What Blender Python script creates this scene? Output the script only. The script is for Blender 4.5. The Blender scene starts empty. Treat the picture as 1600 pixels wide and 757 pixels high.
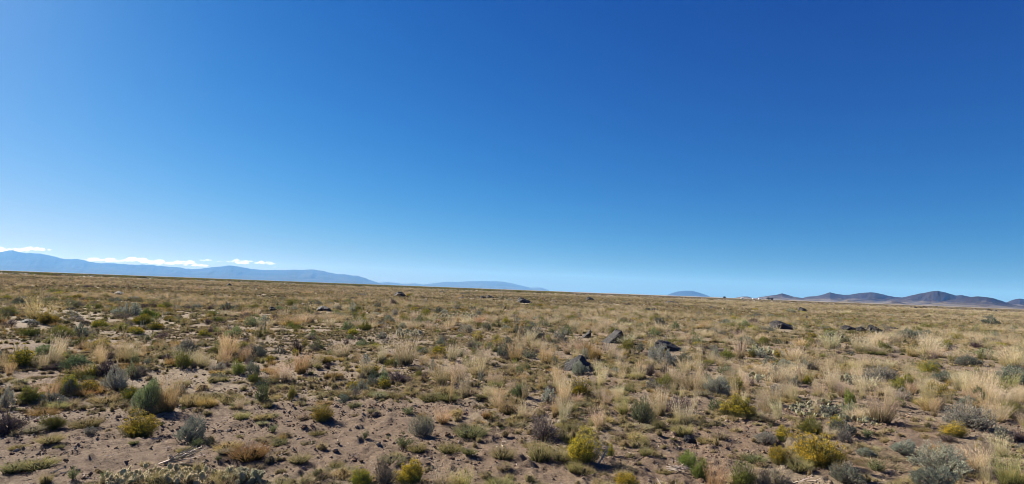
import bpy, math, random
import numpy as np
from mathutils import Vector, Matrix

rng = np.random.default_rng(7)
random.seed(7)
scene = bpy.context.scene
COL = scene.collection

# ------------------------------------------------------------------ camera
W0, H0, F0 = 1600.0, 757.0, 900.0
CAM = np.array([0.0, 0.0, 1.65])
ROLL = math.atan(0.0378)
PITCH = math.atan(74.1 / F0)
_h = np.array([1.0, 0, 0]); _f = np.array([0, math.cos(PITCH), math.sin(PITCH)])
_u = np.array([0, -math.sin(PITCH), math.cos(PITCH)])
RT = math.cos(ROLL) * _h + math.sin(ROLL) * _u
UP = -math.sin(ROLL) * _h + math.cos(ROLL) * _u
cd = bpy.data.cameras.new("camera"); cam = bpy.data.objects.new("camera", cd); COL.objects.link(cam)
cd.sensor_width = 36.0; cd.lens = 36.0 * F0 / W0; cd.clip_start = 0.1; cd.clip_end = 120000
cam.matrix_world = Matrix(((RT[0], UP[0], -_f[0], CAM[0]), (RT[1], UP[1], -_f[1], CAM[1]),
                           (RT[2], UP[2], -_f[2], CAM[2]), (0, 0, 0, 1)))
scene.camera = cam

# ------------------------------------------------------------------ light
SUN_AZ, SUN_EL = math.radians(-54), math.radians(29)      # azimuth from +Y, negative = left
w = bpy.data.worlds.new("World"); scene.world = w; w.use_nodes = True
nt = w.node_tree; nt.nodes.clear()
sky = nt.nodes.new("ShaderNodeTexSky"); sky.sky_type = 'NISHITA'; sky.sun_disc = False
sky.sun_elevation = SUN_EL; sky.sun_rotation = SUN_AZ
sky.altitude = 0; sky.air_density = 1.0; sky.dust_density = 0.3; sky.ozone_density = 6.0
# the camera's colour response to the sky: gain, power and soft shoulder per channel, the same everywhere
sp_ = nt.nodes.new("ShaderNodeSeparateColor"); cb_ = nt.nodes.new("ShaderNodeCombineColor")
nt.links.new(sky.outputs[0], sp_.inputs[0])
for i_, (g_, p_, k_) in enumerate(((1.10, 2.45, 1.75), (.895, 1.60, .88), (.87, 1.03, .34))):
    a_ = nt.nodes.new("ShaderNodeMath"); a_.operation = 'MULTIPLY'; a_.inputs[1].default_value = .1
    b_ = nt.nodes.new("ShaderNodeMath"); b_.operation = 'POWER'; b_.inputs[1].default_value = p_
    c_ = nt.nodes.new("ShaderNodeMath"); c_.operation = 'MULTIPLY'; c_.inputs[1].default_value = g_ * 10
    d_ = nt.nodes.new("ShaderNodeMath"); d_.operation = 'MULTIPLY_ADD'; d_.inputs[1].default_value = k_; d_.inputs[2].default_value = 1
    e_ = nt.nodes.new("ShaderNodeMath"); e_.operation = 'DIVIDE'
    nt.links.new(sp_.outputs[i_], a_.inputs[0]); nt.links.new(a_.outputs[0], b_.inputs[0]); nt.links.new(b_.outputs[0], c_.inputs[0]); nt.links.new(b_.outputs[0], d_.inputs[0])
    nt.links.new(c_.outputs[0], e_.inputs[0]); nt.links.new(d_.outputs[0], e_.inputs[1]); nt.links.new(e_.outputs[0], cb_.inputs[i_])
bg = nt.nodes.new("ShaderNodeBackground"); bg.inputs['Strength'].default_value = 0.05
wo = nt.nodes.new("ShaderNodeOutputWorld")
nt.links.new(cb_.outputs[0], bg.inputs['Color'])
nt.links.new(bg.outputs[0], wo.inputs['Surface'])
ld = bpy.data.lights.new("sun", 'SUN'); ld.energy = 5.0; ld.angle = math.radians(0.5); ld.color = (1.0, 0.93, 0.83)
sun = bpy.data.objects.new("sun", ld); COL.objects.link(sun)
sd = Vector((math.sin(SUN_AZ) * math.cos(SUN_EL), math.cos(SUN_AZ) * math.cos(SUN_EL), math.sin(SUN_EL)))
sun.rotation_euler = sd.to_track_quat('Z', 'Y').to_euler()
scene.view_settings.view_transform = 'Standard'; scene.view_settings.look = 'None'
scene.view_settings.exposure = 1.25; scene.view_settings.gamma = 1.0
scene.cycles.max_bounces = 6; scene.cycles.diffuse_bounces = 3; scene.cycles.transmission_bounces = 4
scene.cycles.volume_bounces = 1; scene.cycles.filter_width = .95; scene.cycles.use_denoising = True

HAZE_DENSITY, HAZE_COL, HAZE_G = 3.5e-5, (0.13, 0.375, 0.95), 0.1

# ------------------------------------------------------------------ noise and ground shape
def _hash(ix, iy, s):
    h = (ix.astype(np.int64) * 374761393 + iy.astype(np.int64) * 668265263 + s * 974711) & 0x7fffffff
    h = ((h ^ (h >> 13)) * 1274126177) & 0x7fffffff
    return ((h ^ (h >> 16)) & 0xffff) / 65535.0
def vnoise(x, y, s=0):
    x = np.asarray(x, float); y = np.asarray(y, float)
    ix = np.floor(x); iy = np.floor(y); fx = x - ix; fy = y - iy
    fx = fx * fx * fx * (fx * (fx * 6 - 15) + 10); fy = fy * fy * fy * (fy * (fy * 6 - 15) + 10)
    a = _hash(ix, iy, s); b = _hash(ix + 1, iy, s); c = _hash(ix, iy + 1, s); d = _hash(ix + 1, iy + 1, s)
    return (a + (b - a) * fx) * (1 - fy) + (c + (d - c) * fx) * fy
def fbm(x, y, s=0, o=4):
    t = 0; a = .5; n = 0
    for k in range(o):
        t = t + a * vnoise(x * 2 ** k + 17 * k, y * 2 ** k - 11 * k, s + k); n += a; a *= .5
    return t / n
def height(x, y):
    x = np.asarray(x, float); y = np.asarray(y, float)
    r = np.hypot(x, y)
    far = np.clip((r - 6) / 30, 0, 1)
    z = (fbm(x / 24, y / 24, 3, 2) - .5) * .16 * far * np.clip(400 / (r + 1), 0, 1)
    z = z + (fbm(x / 260, y / 260, 9, 2) - .5) * .5 * np.clip((r - 120) / 500, 0, 1)
    k = np.clip(60 / (r + 1) - .6, 0, 1)
    z = z + (fbm(x / 1.1, y / 1.1, 21, 3) - .5) * .10 * k
    # small clods, hoof dents and rain-crust on the bare soil
    n = np.clip(26 / (r + 1) - 1, 0, 1)
    c = fbm(x / .16, y / .13, 33, 3)
    c2 = fbm(x / .07, y / .06, 35, 2)
    z = z + ((c - .5) * .022 + np.clip(c - .60, 0, 1) * .10 + np.clip(c2 - .52, 0, 1) * .07) * n
    d = vnoise(x / .33, y / .22, 51)
    z = z - np.clip(.22 - d, 0, .2) * .16 * n
    return z

def rays(px, py):
    px = np.asarray(px, float); py = np.asarray(py, float)
    return _f + ((px - W0 / 2) / F0)[..., None] * RT + ((H0 / 2 - py) / F0)[..., None] * UP
def to_ground(px, py):
    d = rays(px, py); t = -CAM[2] / np.minimum(d[..., 2], -1e-5)
    for _ in range(12):
        p = CAM + d * t[..., None]
        t = t * .5 + .5 * (height(p[..., 0], p[..., 1]) - CAM[2]) / np.minimum(d[..., 2], -1e-5)
    return CAM + d * t[..., None]
def project(p):
    q = np.asarray(p, float) - CAM
    z = q @ _f; z = np.where(z < 1e-3, 1e-3, z)
    return W0 / 2 + F0 * (q @ RT) / z, H0 / 2 - F0 * (q @ UP) / z

# ------------------------------------------------------------------ object helpers
def tag(o, label=None, cat=None, group=None, kind=None):
    if label: o['label'] = label
    if cat: o['category'] = cat
    if group: o['group'] = group
    if kind: o['kind'] = kind
    return o
def obj(name, data, parent=None, loc=None, link=True):
    o = bpy.data.objects.new(name, data)
    if link: COL.objects.link(o)
    if parent is not None: o.parent = parent
    if loc is not None: o.location = loc
    return o

class MB:
    """numpy mesh collector with a colour per vertex and a material per face"""
    def __init__(s): s.v = []; s.f = []; s.c = []; s.m = []; s.n = 0
    def add(s, v, faces, c, mat=0):
        v = np.asarray(v, float).reshape(-1, 3); k = len(v)
        c = np.broadcast_to(np.asarray(c, float), (k, 3))
        s.v.append(v); s.c.append(c)
        for f in faces:
            f = np.asarray(f) + s.n
            s.f.append(f); s.m.append(np.full(len(f), mat, int))
        s.n += k
    def mesh(s, name, mats, smooth=False):
        me = bpy.data.meshes.new(name)
        v = np.concatenate(s.v); me.vertices.add(len(v)); me.vertices.foreach_set('co', v.ravel())
        li = np.concatenate([f.ravel() for f in s.f]); tot = np.concatenate([np.full(len(f), f.shape[1]) for f in s.f])
        me.loops.add(len(li)); me.loops.foreach_set('vertex_index', li.astype(np.int32))
        me.polygons.add(len(tot)); st = np.concatenate([[0], np.cumsum(tot)[:-1]])
        me.polygons.foreach_set('loop_start', st.astype(np.int32))
        for m in (mats if isinstance(mats, (list, tuple)) else [mats]): me.materials.append(m)
        me.polygons.foreach_set('material_index', np.concatenate(s.m).astype(np.int32))
        a = me.color_attributes.new('tint', 'FLOAT_COLOR', 'POINT')
        c = np.concatenate(s.c); c = np.concatenate([c, np.ones((len(c), 1))], 1)
        a.data.foreach_set('color', c.ravel())
        me.update(calc_edges=True)
        me.shade_smooth() if smooth else me.shade_flat()
        return me

def unit(a):
    return a / np.maximum(np.linalg.norm(a, axis=-1, keepdims=True), 1e-9)
def vary(c, n, amt, r):
    c = np.asarray(c, float)
    return np.clip(c * (1 + (r.random((n, 1)) - .5) * 2 * amt) * (1 + (r.random((n, 3)) - .5) * amt * .5), .004, .9)

def ribbons(mb, base, d, L, wd, bend, cb, ct, r, segs=3, shape=None, mat=0):
    """n curved tapering blades; bend is a vector added times t^2"""
    n = len(base); side = unit(np.cross(d, r.normal(size=(n, 3))))
    ts = np.linspace(0, 1, segs + 1)
    shape = shape or (lambda t: (1 - t) ** .6)
    vs = []; cs = []
    for t in ts[:-1]:
        p = base + d * (L * t)[:, None] + bend * (L * t * t)[:, None]
        h = side * (wd * .5 * shape(t))[:, None] if not callable(wd) else 0
        vs += [p - h, p + h]; cs += [cb + (ct - cb) * t] * 2
    vs.append(base + d * L[:, None] + bend * L[:, None]); cs.append(ct)
    k = 2 * segs + 1
    V = np.stack(vs, 1).reshape(-1, 3); C = np.stack(cs, 1).reshape(-1, 3)
    o = (np.arange(n) * k)[:, None]
    faces = []
    for i in range(segs - 1): faces.append(o + np.array([2 * i, 2 * i + 1, 2 * i + 3, 2 * i + 2]))
    faces.append(o + np.array([2 * segs - 2, 2 * segs - 1, 2 * segs]))
    mb.add(V, faces, C, mat)

def leaves(mb, base, d, L, wd, c, r, mat=0, c2=None):
    """diamond leaves"""
    n = len(base); side = unit(np.cross(d, r.normal(size=(n, 3)))); 
    nb = unit(np.cross(side, d)) * (L * .12)[:, None]
    mid = base + d * (L * .55)[:, None] + nb
    V = np.stack([base, mid - side * (wd * .5)[:, None], base + d * L[:, None], mid + side * (wd * .5)[:, None]], 1)
    c2 = c if c2 is None else c2
    C = np.stack([c, c, c2, c], 1).reshape(-1, 3)
    o = (np.arange(n) * 4)[:, None]
    mb.add(V.reshape(-1, 3), [o + np.array([0, 1, 2, 3])], C, mat)

def tubes(mb, P0, P1, P2, r0, r1, c, mat=0):
    """three-sided tapered twigs through three points"""
    n = len(P0); d = unit(P2 - P0)
    a = unit(np.cross(d, np.tile([.31, .17, .93], (n, 1)) + d[:, [1, 2, 0]] * .3)); b = np.cross(d, a)
    vs = []
    for P, rr in ((P0, r0), (P1, (r0 + r1) / 2), (P2, r1)):
        for k in range(3):
            th = k * 2.0944
            vs.append(P + (a * math.cos(th) + b * math.sin(th)) * np.asarray(rr).reshape(-1, 1))
    V = np.stack(vs, 1).reshape(-1, 3); o = (np.arange(n) * 9)[:, None]; faces = []
    for s_ in (0, 3):
        for k in range(3):
            faces.append(o + np.array([s_ + k, s_ + (k + 1) % 3, s_ + 3 + (k + 1) % 3, s_ + 3 + k]))
    mb.add(V, faces, np.repeat(c, 9, 0), mat)

# ------------------------------------------------------------------ materials
def new_mat(name):
    m = bpy.data.materials.new(name); m.use_nodes = True; m.node_tree.nodes.clear()
    return m, m.node_tree, m.node_tree.nodes, m.node_tree.links
def plant_material(name, transl=.35, var=.35):
    m, t, N, Lk = new_mat(name)
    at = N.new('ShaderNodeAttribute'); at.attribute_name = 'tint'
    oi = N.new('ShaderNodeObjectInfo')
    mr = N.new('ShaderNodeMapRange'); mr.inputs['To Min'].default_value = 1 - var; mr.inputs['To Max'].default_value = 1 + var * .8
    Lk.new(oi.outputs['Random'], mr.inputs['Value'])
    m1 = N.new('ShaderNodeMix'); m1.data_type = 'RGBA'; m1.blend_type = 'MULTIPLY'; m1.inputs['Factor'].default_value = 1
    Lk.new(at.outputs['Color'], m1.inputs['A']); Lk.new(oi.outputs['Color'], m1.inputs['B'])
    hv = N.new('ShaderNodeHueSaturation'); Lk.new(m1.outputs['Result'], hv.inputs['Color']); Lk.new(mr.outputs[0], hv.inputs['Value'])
    fr = N.new('ShaderNodeMath'); fr.operation = 'MULTIPLY'; fr.inputs[1].default_value = 7.31; Lk.new(oi.outputs['Random'], fr.inputs[0])
    f2 = N.new('ShaderNodeMath'); f2.operation = 'FRACT'; Lk.new(fr.outputs[0], f2.inputs[0])
    m2 = N.new('ShaderNodeMapRange'); m2.inputs['To Min'].default_value = .485; m2.inputs['To Max'].default_value = .512
    Lk.new(f2.outputs[0], m2.inputs['Value']); Lk.new(m2.outputs[0], hv.inputs['Hue'])
    df = N.new('ShaderNodeBsdfDiffuse'); tr = N.new('ShaderNodeBsdfTranslucent'); mx = N.new('ShaderNodeMixShader')
    mx.inputs[0].default_value = transl
    out = N.new('ShaderNodeOutputMaterial')
    Lk.new(hv.outputs[0], df.inputs['Color']); Lk.new(hv.outputs[0], tr.inputs['Color'])
    Lk.new(df.outputs[0], mx.inputs[1]); Lk.new(tr.outputs[0], mx.inputs[2]); Lk.new(mx.outputs[0], out.inputs['Surface'])
    return m
M_LEAF = plant_material('leaf', .18); M_GRASS = plant_material('dry_grass', .32, .25)
M_WOOD = plant_material('weathered_wood', .0, .2); M_PAD = plant_material('cactus_skin', .05, .2)
M_CLOD = plant_material('soil_clod', .0, .2)

def ramp(N, pts):
    r = N.new('ShaderNodeValToRGB'); e = r.color_ramp.elements
    e[0].position, e[0].color = pts[0][0], (*pts[0][1], 1); e[1].position, e[1].color = pts[-1][0], (*pts[-1][1], 1)
    for p, c in pts[1:-1]:
        q = e.new(p); q.color = (*c, 1)
    return r
def noise(N, Lk, vec, scale, detail=4, rough=.55, dist=0):
    n = N.new('ShaderNodeTexNoise'); n.inputs['Scale'].default_value = scale; n.inputs['Detail'].default_value = detail
    n.inputs['Roughness'].default_value = rough; n.inputs['Distortion'].default_value = dist
    Lk.new(vec, n.inputs['Vector']); return n
def mixc(N, Lk, fac, a, b):
    m = N.new('ShaderNodeMix'); m.data_type = 'RGBA'
    for k, x in (('Factor', fac), ('A', a), ('B', b)):
        if hasattr(x, 'links') or isinstance(x, bpy.types.NodeSocket): Lk.new(x, m.inputs[k])
        else: m.inputs[k].default_value = x if k == 'Factor' else (*x, 1)
    return m.outputs['Result']

def ground_material():
    m, t, N, Lk = new_mat('desert_soil')
    g = N.new('ShaderNodeNewGeometry'); P = g.outputs['Position']
    cov = N.new('ShaderNodeAttribute'); cov.attribute_name = 'tint'
    sep = N.new('ShaderNodeSeparateColor'); Lk.new(cov.outputs['Color'], sep.inputs[0])
    n1 = noise(N, Lk, P, 1.3, 6, .6); n2 = noise(N, Lk, P, 22, 5, .7); n3 = noise(N, Lk, P, 95, 3, .7)
    r1 = ramp(N, [(.3, (.12, .078, .049)), (.5, (.16, .108, .071)), (.7, (.215, .152, .102))]); Lk.new(n1.outputs[0], r1.inputs[0])
    r2 = ramp(N, [(.35, (.065, .043, .029)), (.5, (.16, .108, .071)), (.64, (.30, .222, .152))]); Lk.new(n2.outputs[0], r2.inputs[0])
    soil = mixc(N, Lk, .5, r1.outputs[0], r2.outputs[0])
    r3 = ramp(N, [(.42, (0, 0, 0)), (.72, (1, 1, 1))]); Lk.new(n3.outputs[0], r3.inputs[0])
    soil = mixc(N, Lk, r3.outputs[0], soil, (.28, .213, .152))
    # plant litter and short dead grass between the tufts
    l1 = noise(N, Lk, P, 3.2, 6, .7); l2 = noise(N, Lk, P, .35, 5, .65)
    rl = ramp(N, [(.3, (.12, .10, .065)), (.45, (.24, .20, .135)), (.58, (.35, .30, .205)), (.72, (.44, .385, .275))]); Lk.new(l1.outputs[0], rl.inputs[0])
    rf = ramp(N, [(.32, (.18, .155, .10)), (.48, (.34, .285, .195)), (.66, (.46, .39, .28))]); Lk.new(l2.outputs[0], rf.inputs[0])
    lit = mixc(N, Lk, .5, rl.outputs[0], rf.outputs[0])
    # coverage patches
    c2 = N.new('ShaderNodeMath'); c2.operation = 'ADD'; Lk.new(sep.outputs[0], c2.inputs[0])
    c3 = N.new('ShaderNodeMath'); c3.operation = 'MULTIPLY_ADD'; Lk.new(n2.outputs[0], c3.inputs[0]); c3.inputs[1].default_value = 1.6; c3.inputs[2].default_value = -.95
    Lk.new(c3.outputs[0], c2.inputs[1])
    cl = N.new('ShaderNodeClamp'); Lk.new(c2.outputs[0], cl.inputs[0])
    near = mixc(N, Lk, cl.outputs[0], soil, lit)
    # green channel: tall-scrub country towards the left horizon
    l4 = noise(N, Lk, P, .03, 6, .7)
    rs = ramp(N, [(.3, (.055, .055, .03)), (.5, (.12, .11, .06)), (.7, (.24, .2, .125))]); Lk.new(l4.outputs[0], rs.inputs[0])
    col = mixc(N, Lk, sep.outputs[1], near, rs.outputs[0])
    b = N.new('ShaderNodeBsdfPrincipled'); b.inputs['Roughness'].default_value = .95; b.inputs['Specular IOR Level'].default_value = .15
    Lk.new(col, b.inputs['Base Color'])
    bp = N.new('ShaderNodeBump'); bp.inputs['Strength'].default_value = 1.0; bp.inputs['Distance'].default_value = .045
    n5 = noise(N, Lk, P, 18, 7, .78); Lk.new(n5.outputs[0], bp.inputs['Height']); Lk.new(bp.outputs[0], b.inputs['Normal'])
    o = N.new('ShaderNodeOutputMaterial'); Lk.new(b.outputs[0], o.inputs['Surface'])
    return m
M_SOIL = ground_material()

def rock_material():
    m, t, N, Lk = new_mat('basalt')
    tc = N.new('ShaderNodeTexCoord'); P = tc.outputs['Object']; oi = N.new('ShaderNodeObjectInfo')
    n1 = noise(N, Lk, P, 3.5, 6, .65); n2 = noise(N, Lk, P, 9, 5, .7, .6); n3 = noise(N, Lk, P, 30, 4, .7)
    r1 = ramp(N, [(.3, (.014, .013, .014)), (.55, (.034, .031, .031)), (.75, (.085, .072, .066))]); Lk.new(n1.outputs[0], r1.inputs[0])
    r2 = ramp(N, [(.60, (0, 0, 0)), (.74, (1, 1, 1))]); Lk.new(n2.outputs[0], r2.inputs[0])
    c = mixc(N, Lk, r2.outputs[0], r1.outputs[0], (.26, .25, .2))
    m1 = N.new('ShaderNodeMix'); m1.data_type = 'RGBA'; m1.blend_type = 'MULTIPLY'; m1.inputs['Factor'].default_value = 1
    Lk.new(c, m1.inputs['A']); Lk.new(oi.outputs['Color'], m1.inputs['B'])
    b = N.new('ShaderNodeBsdfPrincipled'); b.inputs['Roughness'].default_value = .8; Lk.new(m1.outputs['Result'], b.inputs['Base Color'])
    bp = N.new('ShaderNodeBump'); bp.inputs['Strength'].default_value = .7; bp.inputs['Distance'].default_value = .06
    Lk.new(n3.outputs[0], bp.inputs['Height']); Lk.new(bp.outputs[0], b.inputs['Normal'])
    o = N.new('ShaderNodeOutputMaterial'); Lk.new(b.outputs[0], o.inputs['Surface'])
    return m
M_ROCK = rock_material()

def hill_material(name, dark, mid, pale, zlo, zhi, scale):
    m, t, N, Lk = new_mat(name)
    g = N.new('ShaderNodeNewGeometry'); P = g.outputs['Position']
    n1 = noise(N, Lk, P, scale, 7, .62, .3); n2 = noise(N, Lk, P, scale * 7, 5, .6)
    sp = N.new('ShaderNodeSeparateXYZ'); Lk.new(P, sp.inputs[0])
    mr = N.new('ShaderNodeMapRange'); Lk.new(sp.outputs[2], mr.inputs[0]); mr.inputs['From Min'].default_value = zlo; mr.inputs['From Max'].default_value = zhi
    a = N.new('ShaderNodeMath'); a.operation = 'MULTIPLY_ADD'; Lk.new(n1.outputs[0], a.inputs[0]); a.inputs[1].default_value = 2.4; Lk.new(mr.outputs[0], a.inputs[2])
    s = N.new('ShaderNodeMath'); s.operation = 'SUBTRACT'; Lk.new(a.outputs[0], s.inputs[0]); s.inputs[1].default_value = 1.2
    r = ramp(N, [(0.05, pale), (.34, mid), (.66, dark)]); Lk.new(s.outputs[0], r.inputs[0])
    r2 = ramp(N, [(.3, (.7, .7, .7)), (.7, (1.25, 1.2, 1.15))]); Lk.new(n2.outputs[0], r2.inputs[0])
    mm = N.new('ShaderNodeMix'); mm.data_type = 'RGBA'; mm.blend_type = 'MULTIPLY'; mm.inputs['Factor'].default_value = 1
    Lk.new(r.outputs[0], mm.inputs['A']); Lk.new(r2.outputs[0], mm.inputs['B'])
    b = N.new('ShaderNodeBsdfDiffuse'); Lk.new(mm.outputs['Result'], b.inputs['Color'])
    o = N.new('ShaderNodeOutputMaterial'); Lk.new(b.outputs[0], o.inputs['Surface'])
    return m
def plain(name, c, rough=.7, transl=0.0):
    m, t, N, Lk = new_mat(name)
    tc = N.new('ShaderNodeTexCoord'); n1 = noise(N, Lk, tc.outputs['Object'], 2.0, 5, .6)
    r = ramp(N, [(.3, tuple(x * .9 for x in c)), (.7, tuple(min(x * 1.06, .95) for x in c))]); Lk.new(n1.outputs[0], r.inputs[0])
    o = N.new('ShaderNodeOutputMaterial')
    if transl:
        d = N.new('ShaderNodeBsdfDiffuse'); tr = N.new('ShaderNodeBsdfTranslucent'); mx = N.new('ShaderNodeMixShader'); mx.inputs[0].default_value = transl
        Lk.new(r.outputs[0], d.inputs[0]); Lk.new(r.outputs[0], tr.inputs[0]); Lk.new(d.outputs[0], mx.inputs[1]); Lk.new(tr.outputs[0], mx.inputs[2])
        Lk.new(mx.outputs[0], o.inputs['Surface'])
    else:
        b = N.new('ShaderNodeBsdfPrincipled'); b.inputs['Roughness'].default_value = rough
        Lk.new(r.outputs[0], b.inputs['Base Color']); Lk.new(b.outputs[0], o.inputs['Surface'])
    return m

# ------------------------------------------------------------------ where the soil lies bare (places on the ground, noted by where they show)
BARE = [(130, 715, 190, 45, 1), (330, 690, 200, 42, 1), (520, 690, 190, 52, 1), (700, 712, 160, 42, .95), (540, 648, 130, 20, .75),
        (650, 642, 90, 11, .8), (1000, 732, 140, 28, .9), (1125, 690, 105, 27, 1), (1095, 638, 40, 10, .8), (940, 652, 60, 12, .5),
        (965, 602, 60, 9, .6), (1400, 684, 90, 28, .9), (1212, 650, 40, 14, .9), (25, 546, 42, 14, .8), (72, 592, 48, 14, .8),
        (1395, 562, 50, 8, .6), (1232, 545, 40, 6, .6), (1285, 608, 45, 7, .6), (1505, 577, 45, 5, .6), (350, 645, 50, 22, .6),
        (1330, 725, 70, 26, .7), (1500, 740, 120, 26, .5), (960, 548, 50, 6, .5), (1290, 662, 90, 10, .6), (710, 590, 20, 12, .7),
        (150, 660, 60, 20, .6), (40, 480, 60, 7, .4), (1090, 745, 60, 20, .6), (820, 745, 90, 22, .8)]
def bare_at(px, py):
    b = np.zeros(np.shape(px))
    for cx, cy, rx, ry, s in BARE:
        d = ((px - cx) / rx) ** 2 + ((py - cy) / ry) ** 2
        b = np.maximum(b, s * np.clip(1.6 - d, 0, 1))
    return b
def cover_world(x, y):
    px, py = project(np.stack([x, y, np.zeros_like(x)], -1))
    b = np.where((px < -150) | (px > 1750) | (y < 1), .4, bare_at(px, py))
    return 1 - b

# ------------------------------------------------------------------ ground sheet
def build_ground():
    az = np.concatenate([np.radians(np.linspace(-54, 54, 640)), np.radians(np.linspace(54, 306, 42)[1:-1])])
    r = [.35]
    while r[-1] < 3.6: r.append(r[-1] * 1.12)
    while r[-1] < 34: r.append(r[-1] * 1.0078)
    while r[-1] < 33000: r.append(r[-1] * 1.04)
    r = np.array(r); r = np.minimum(r, 33000)
    A, R = np.meshgrid(az, r); X = R * np.sin(A); Y = R * np.cos(A); Z = height(X, Y)
    na, nr = len(az), len(r)
    cov = np.clip(cover_world(X.ravel(), Y.ravel()), 0, 1)
    far = np.clip((R.ravel() - 20) / 60, 0, 1); cov = cov * (.5 + .5 * far) + .0
    deg = np.degrees(A.ravel())
    scrub = np.clip((R.ravel() - 250) / 500, 0, 1) * np.clip((-4 - deg) / 14 + .25, 0, .85) * (deg < 60)
    V = np.stack([X, Y, Z], -1).reshape(-1, 3)
    V = np.concatenate([V, [[0, 0, float(height(0, 0))]]])
    C = np.stack([cov, scrub, np.zeros_like(cov)], -1); C = np.concatenate([C, [[.4, 0, 0]]])
    i, j = np.meshgrid(np.arange(nr - 1), np.arange(na), indexing='ij'); j2 = (j + 1) % na
    q = np.stack([i * na + j, (i + 1) * na + j, (i + 1) * na + j2, i * na + j2], -1).reshape(-1, 4)
    jj = np.arange(na); tri = np.stack([np.full(na, nr * na), jj, (jj + 1) % na], -1)
    mb = MB(); mb.add(V, [q[:, ::-1], tri[:, ::-1]], C)
    o = obj('ground', mb.mesh('ground', M_SOIL, True)); tag(o, kind='structure')
build_ground()

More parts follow.
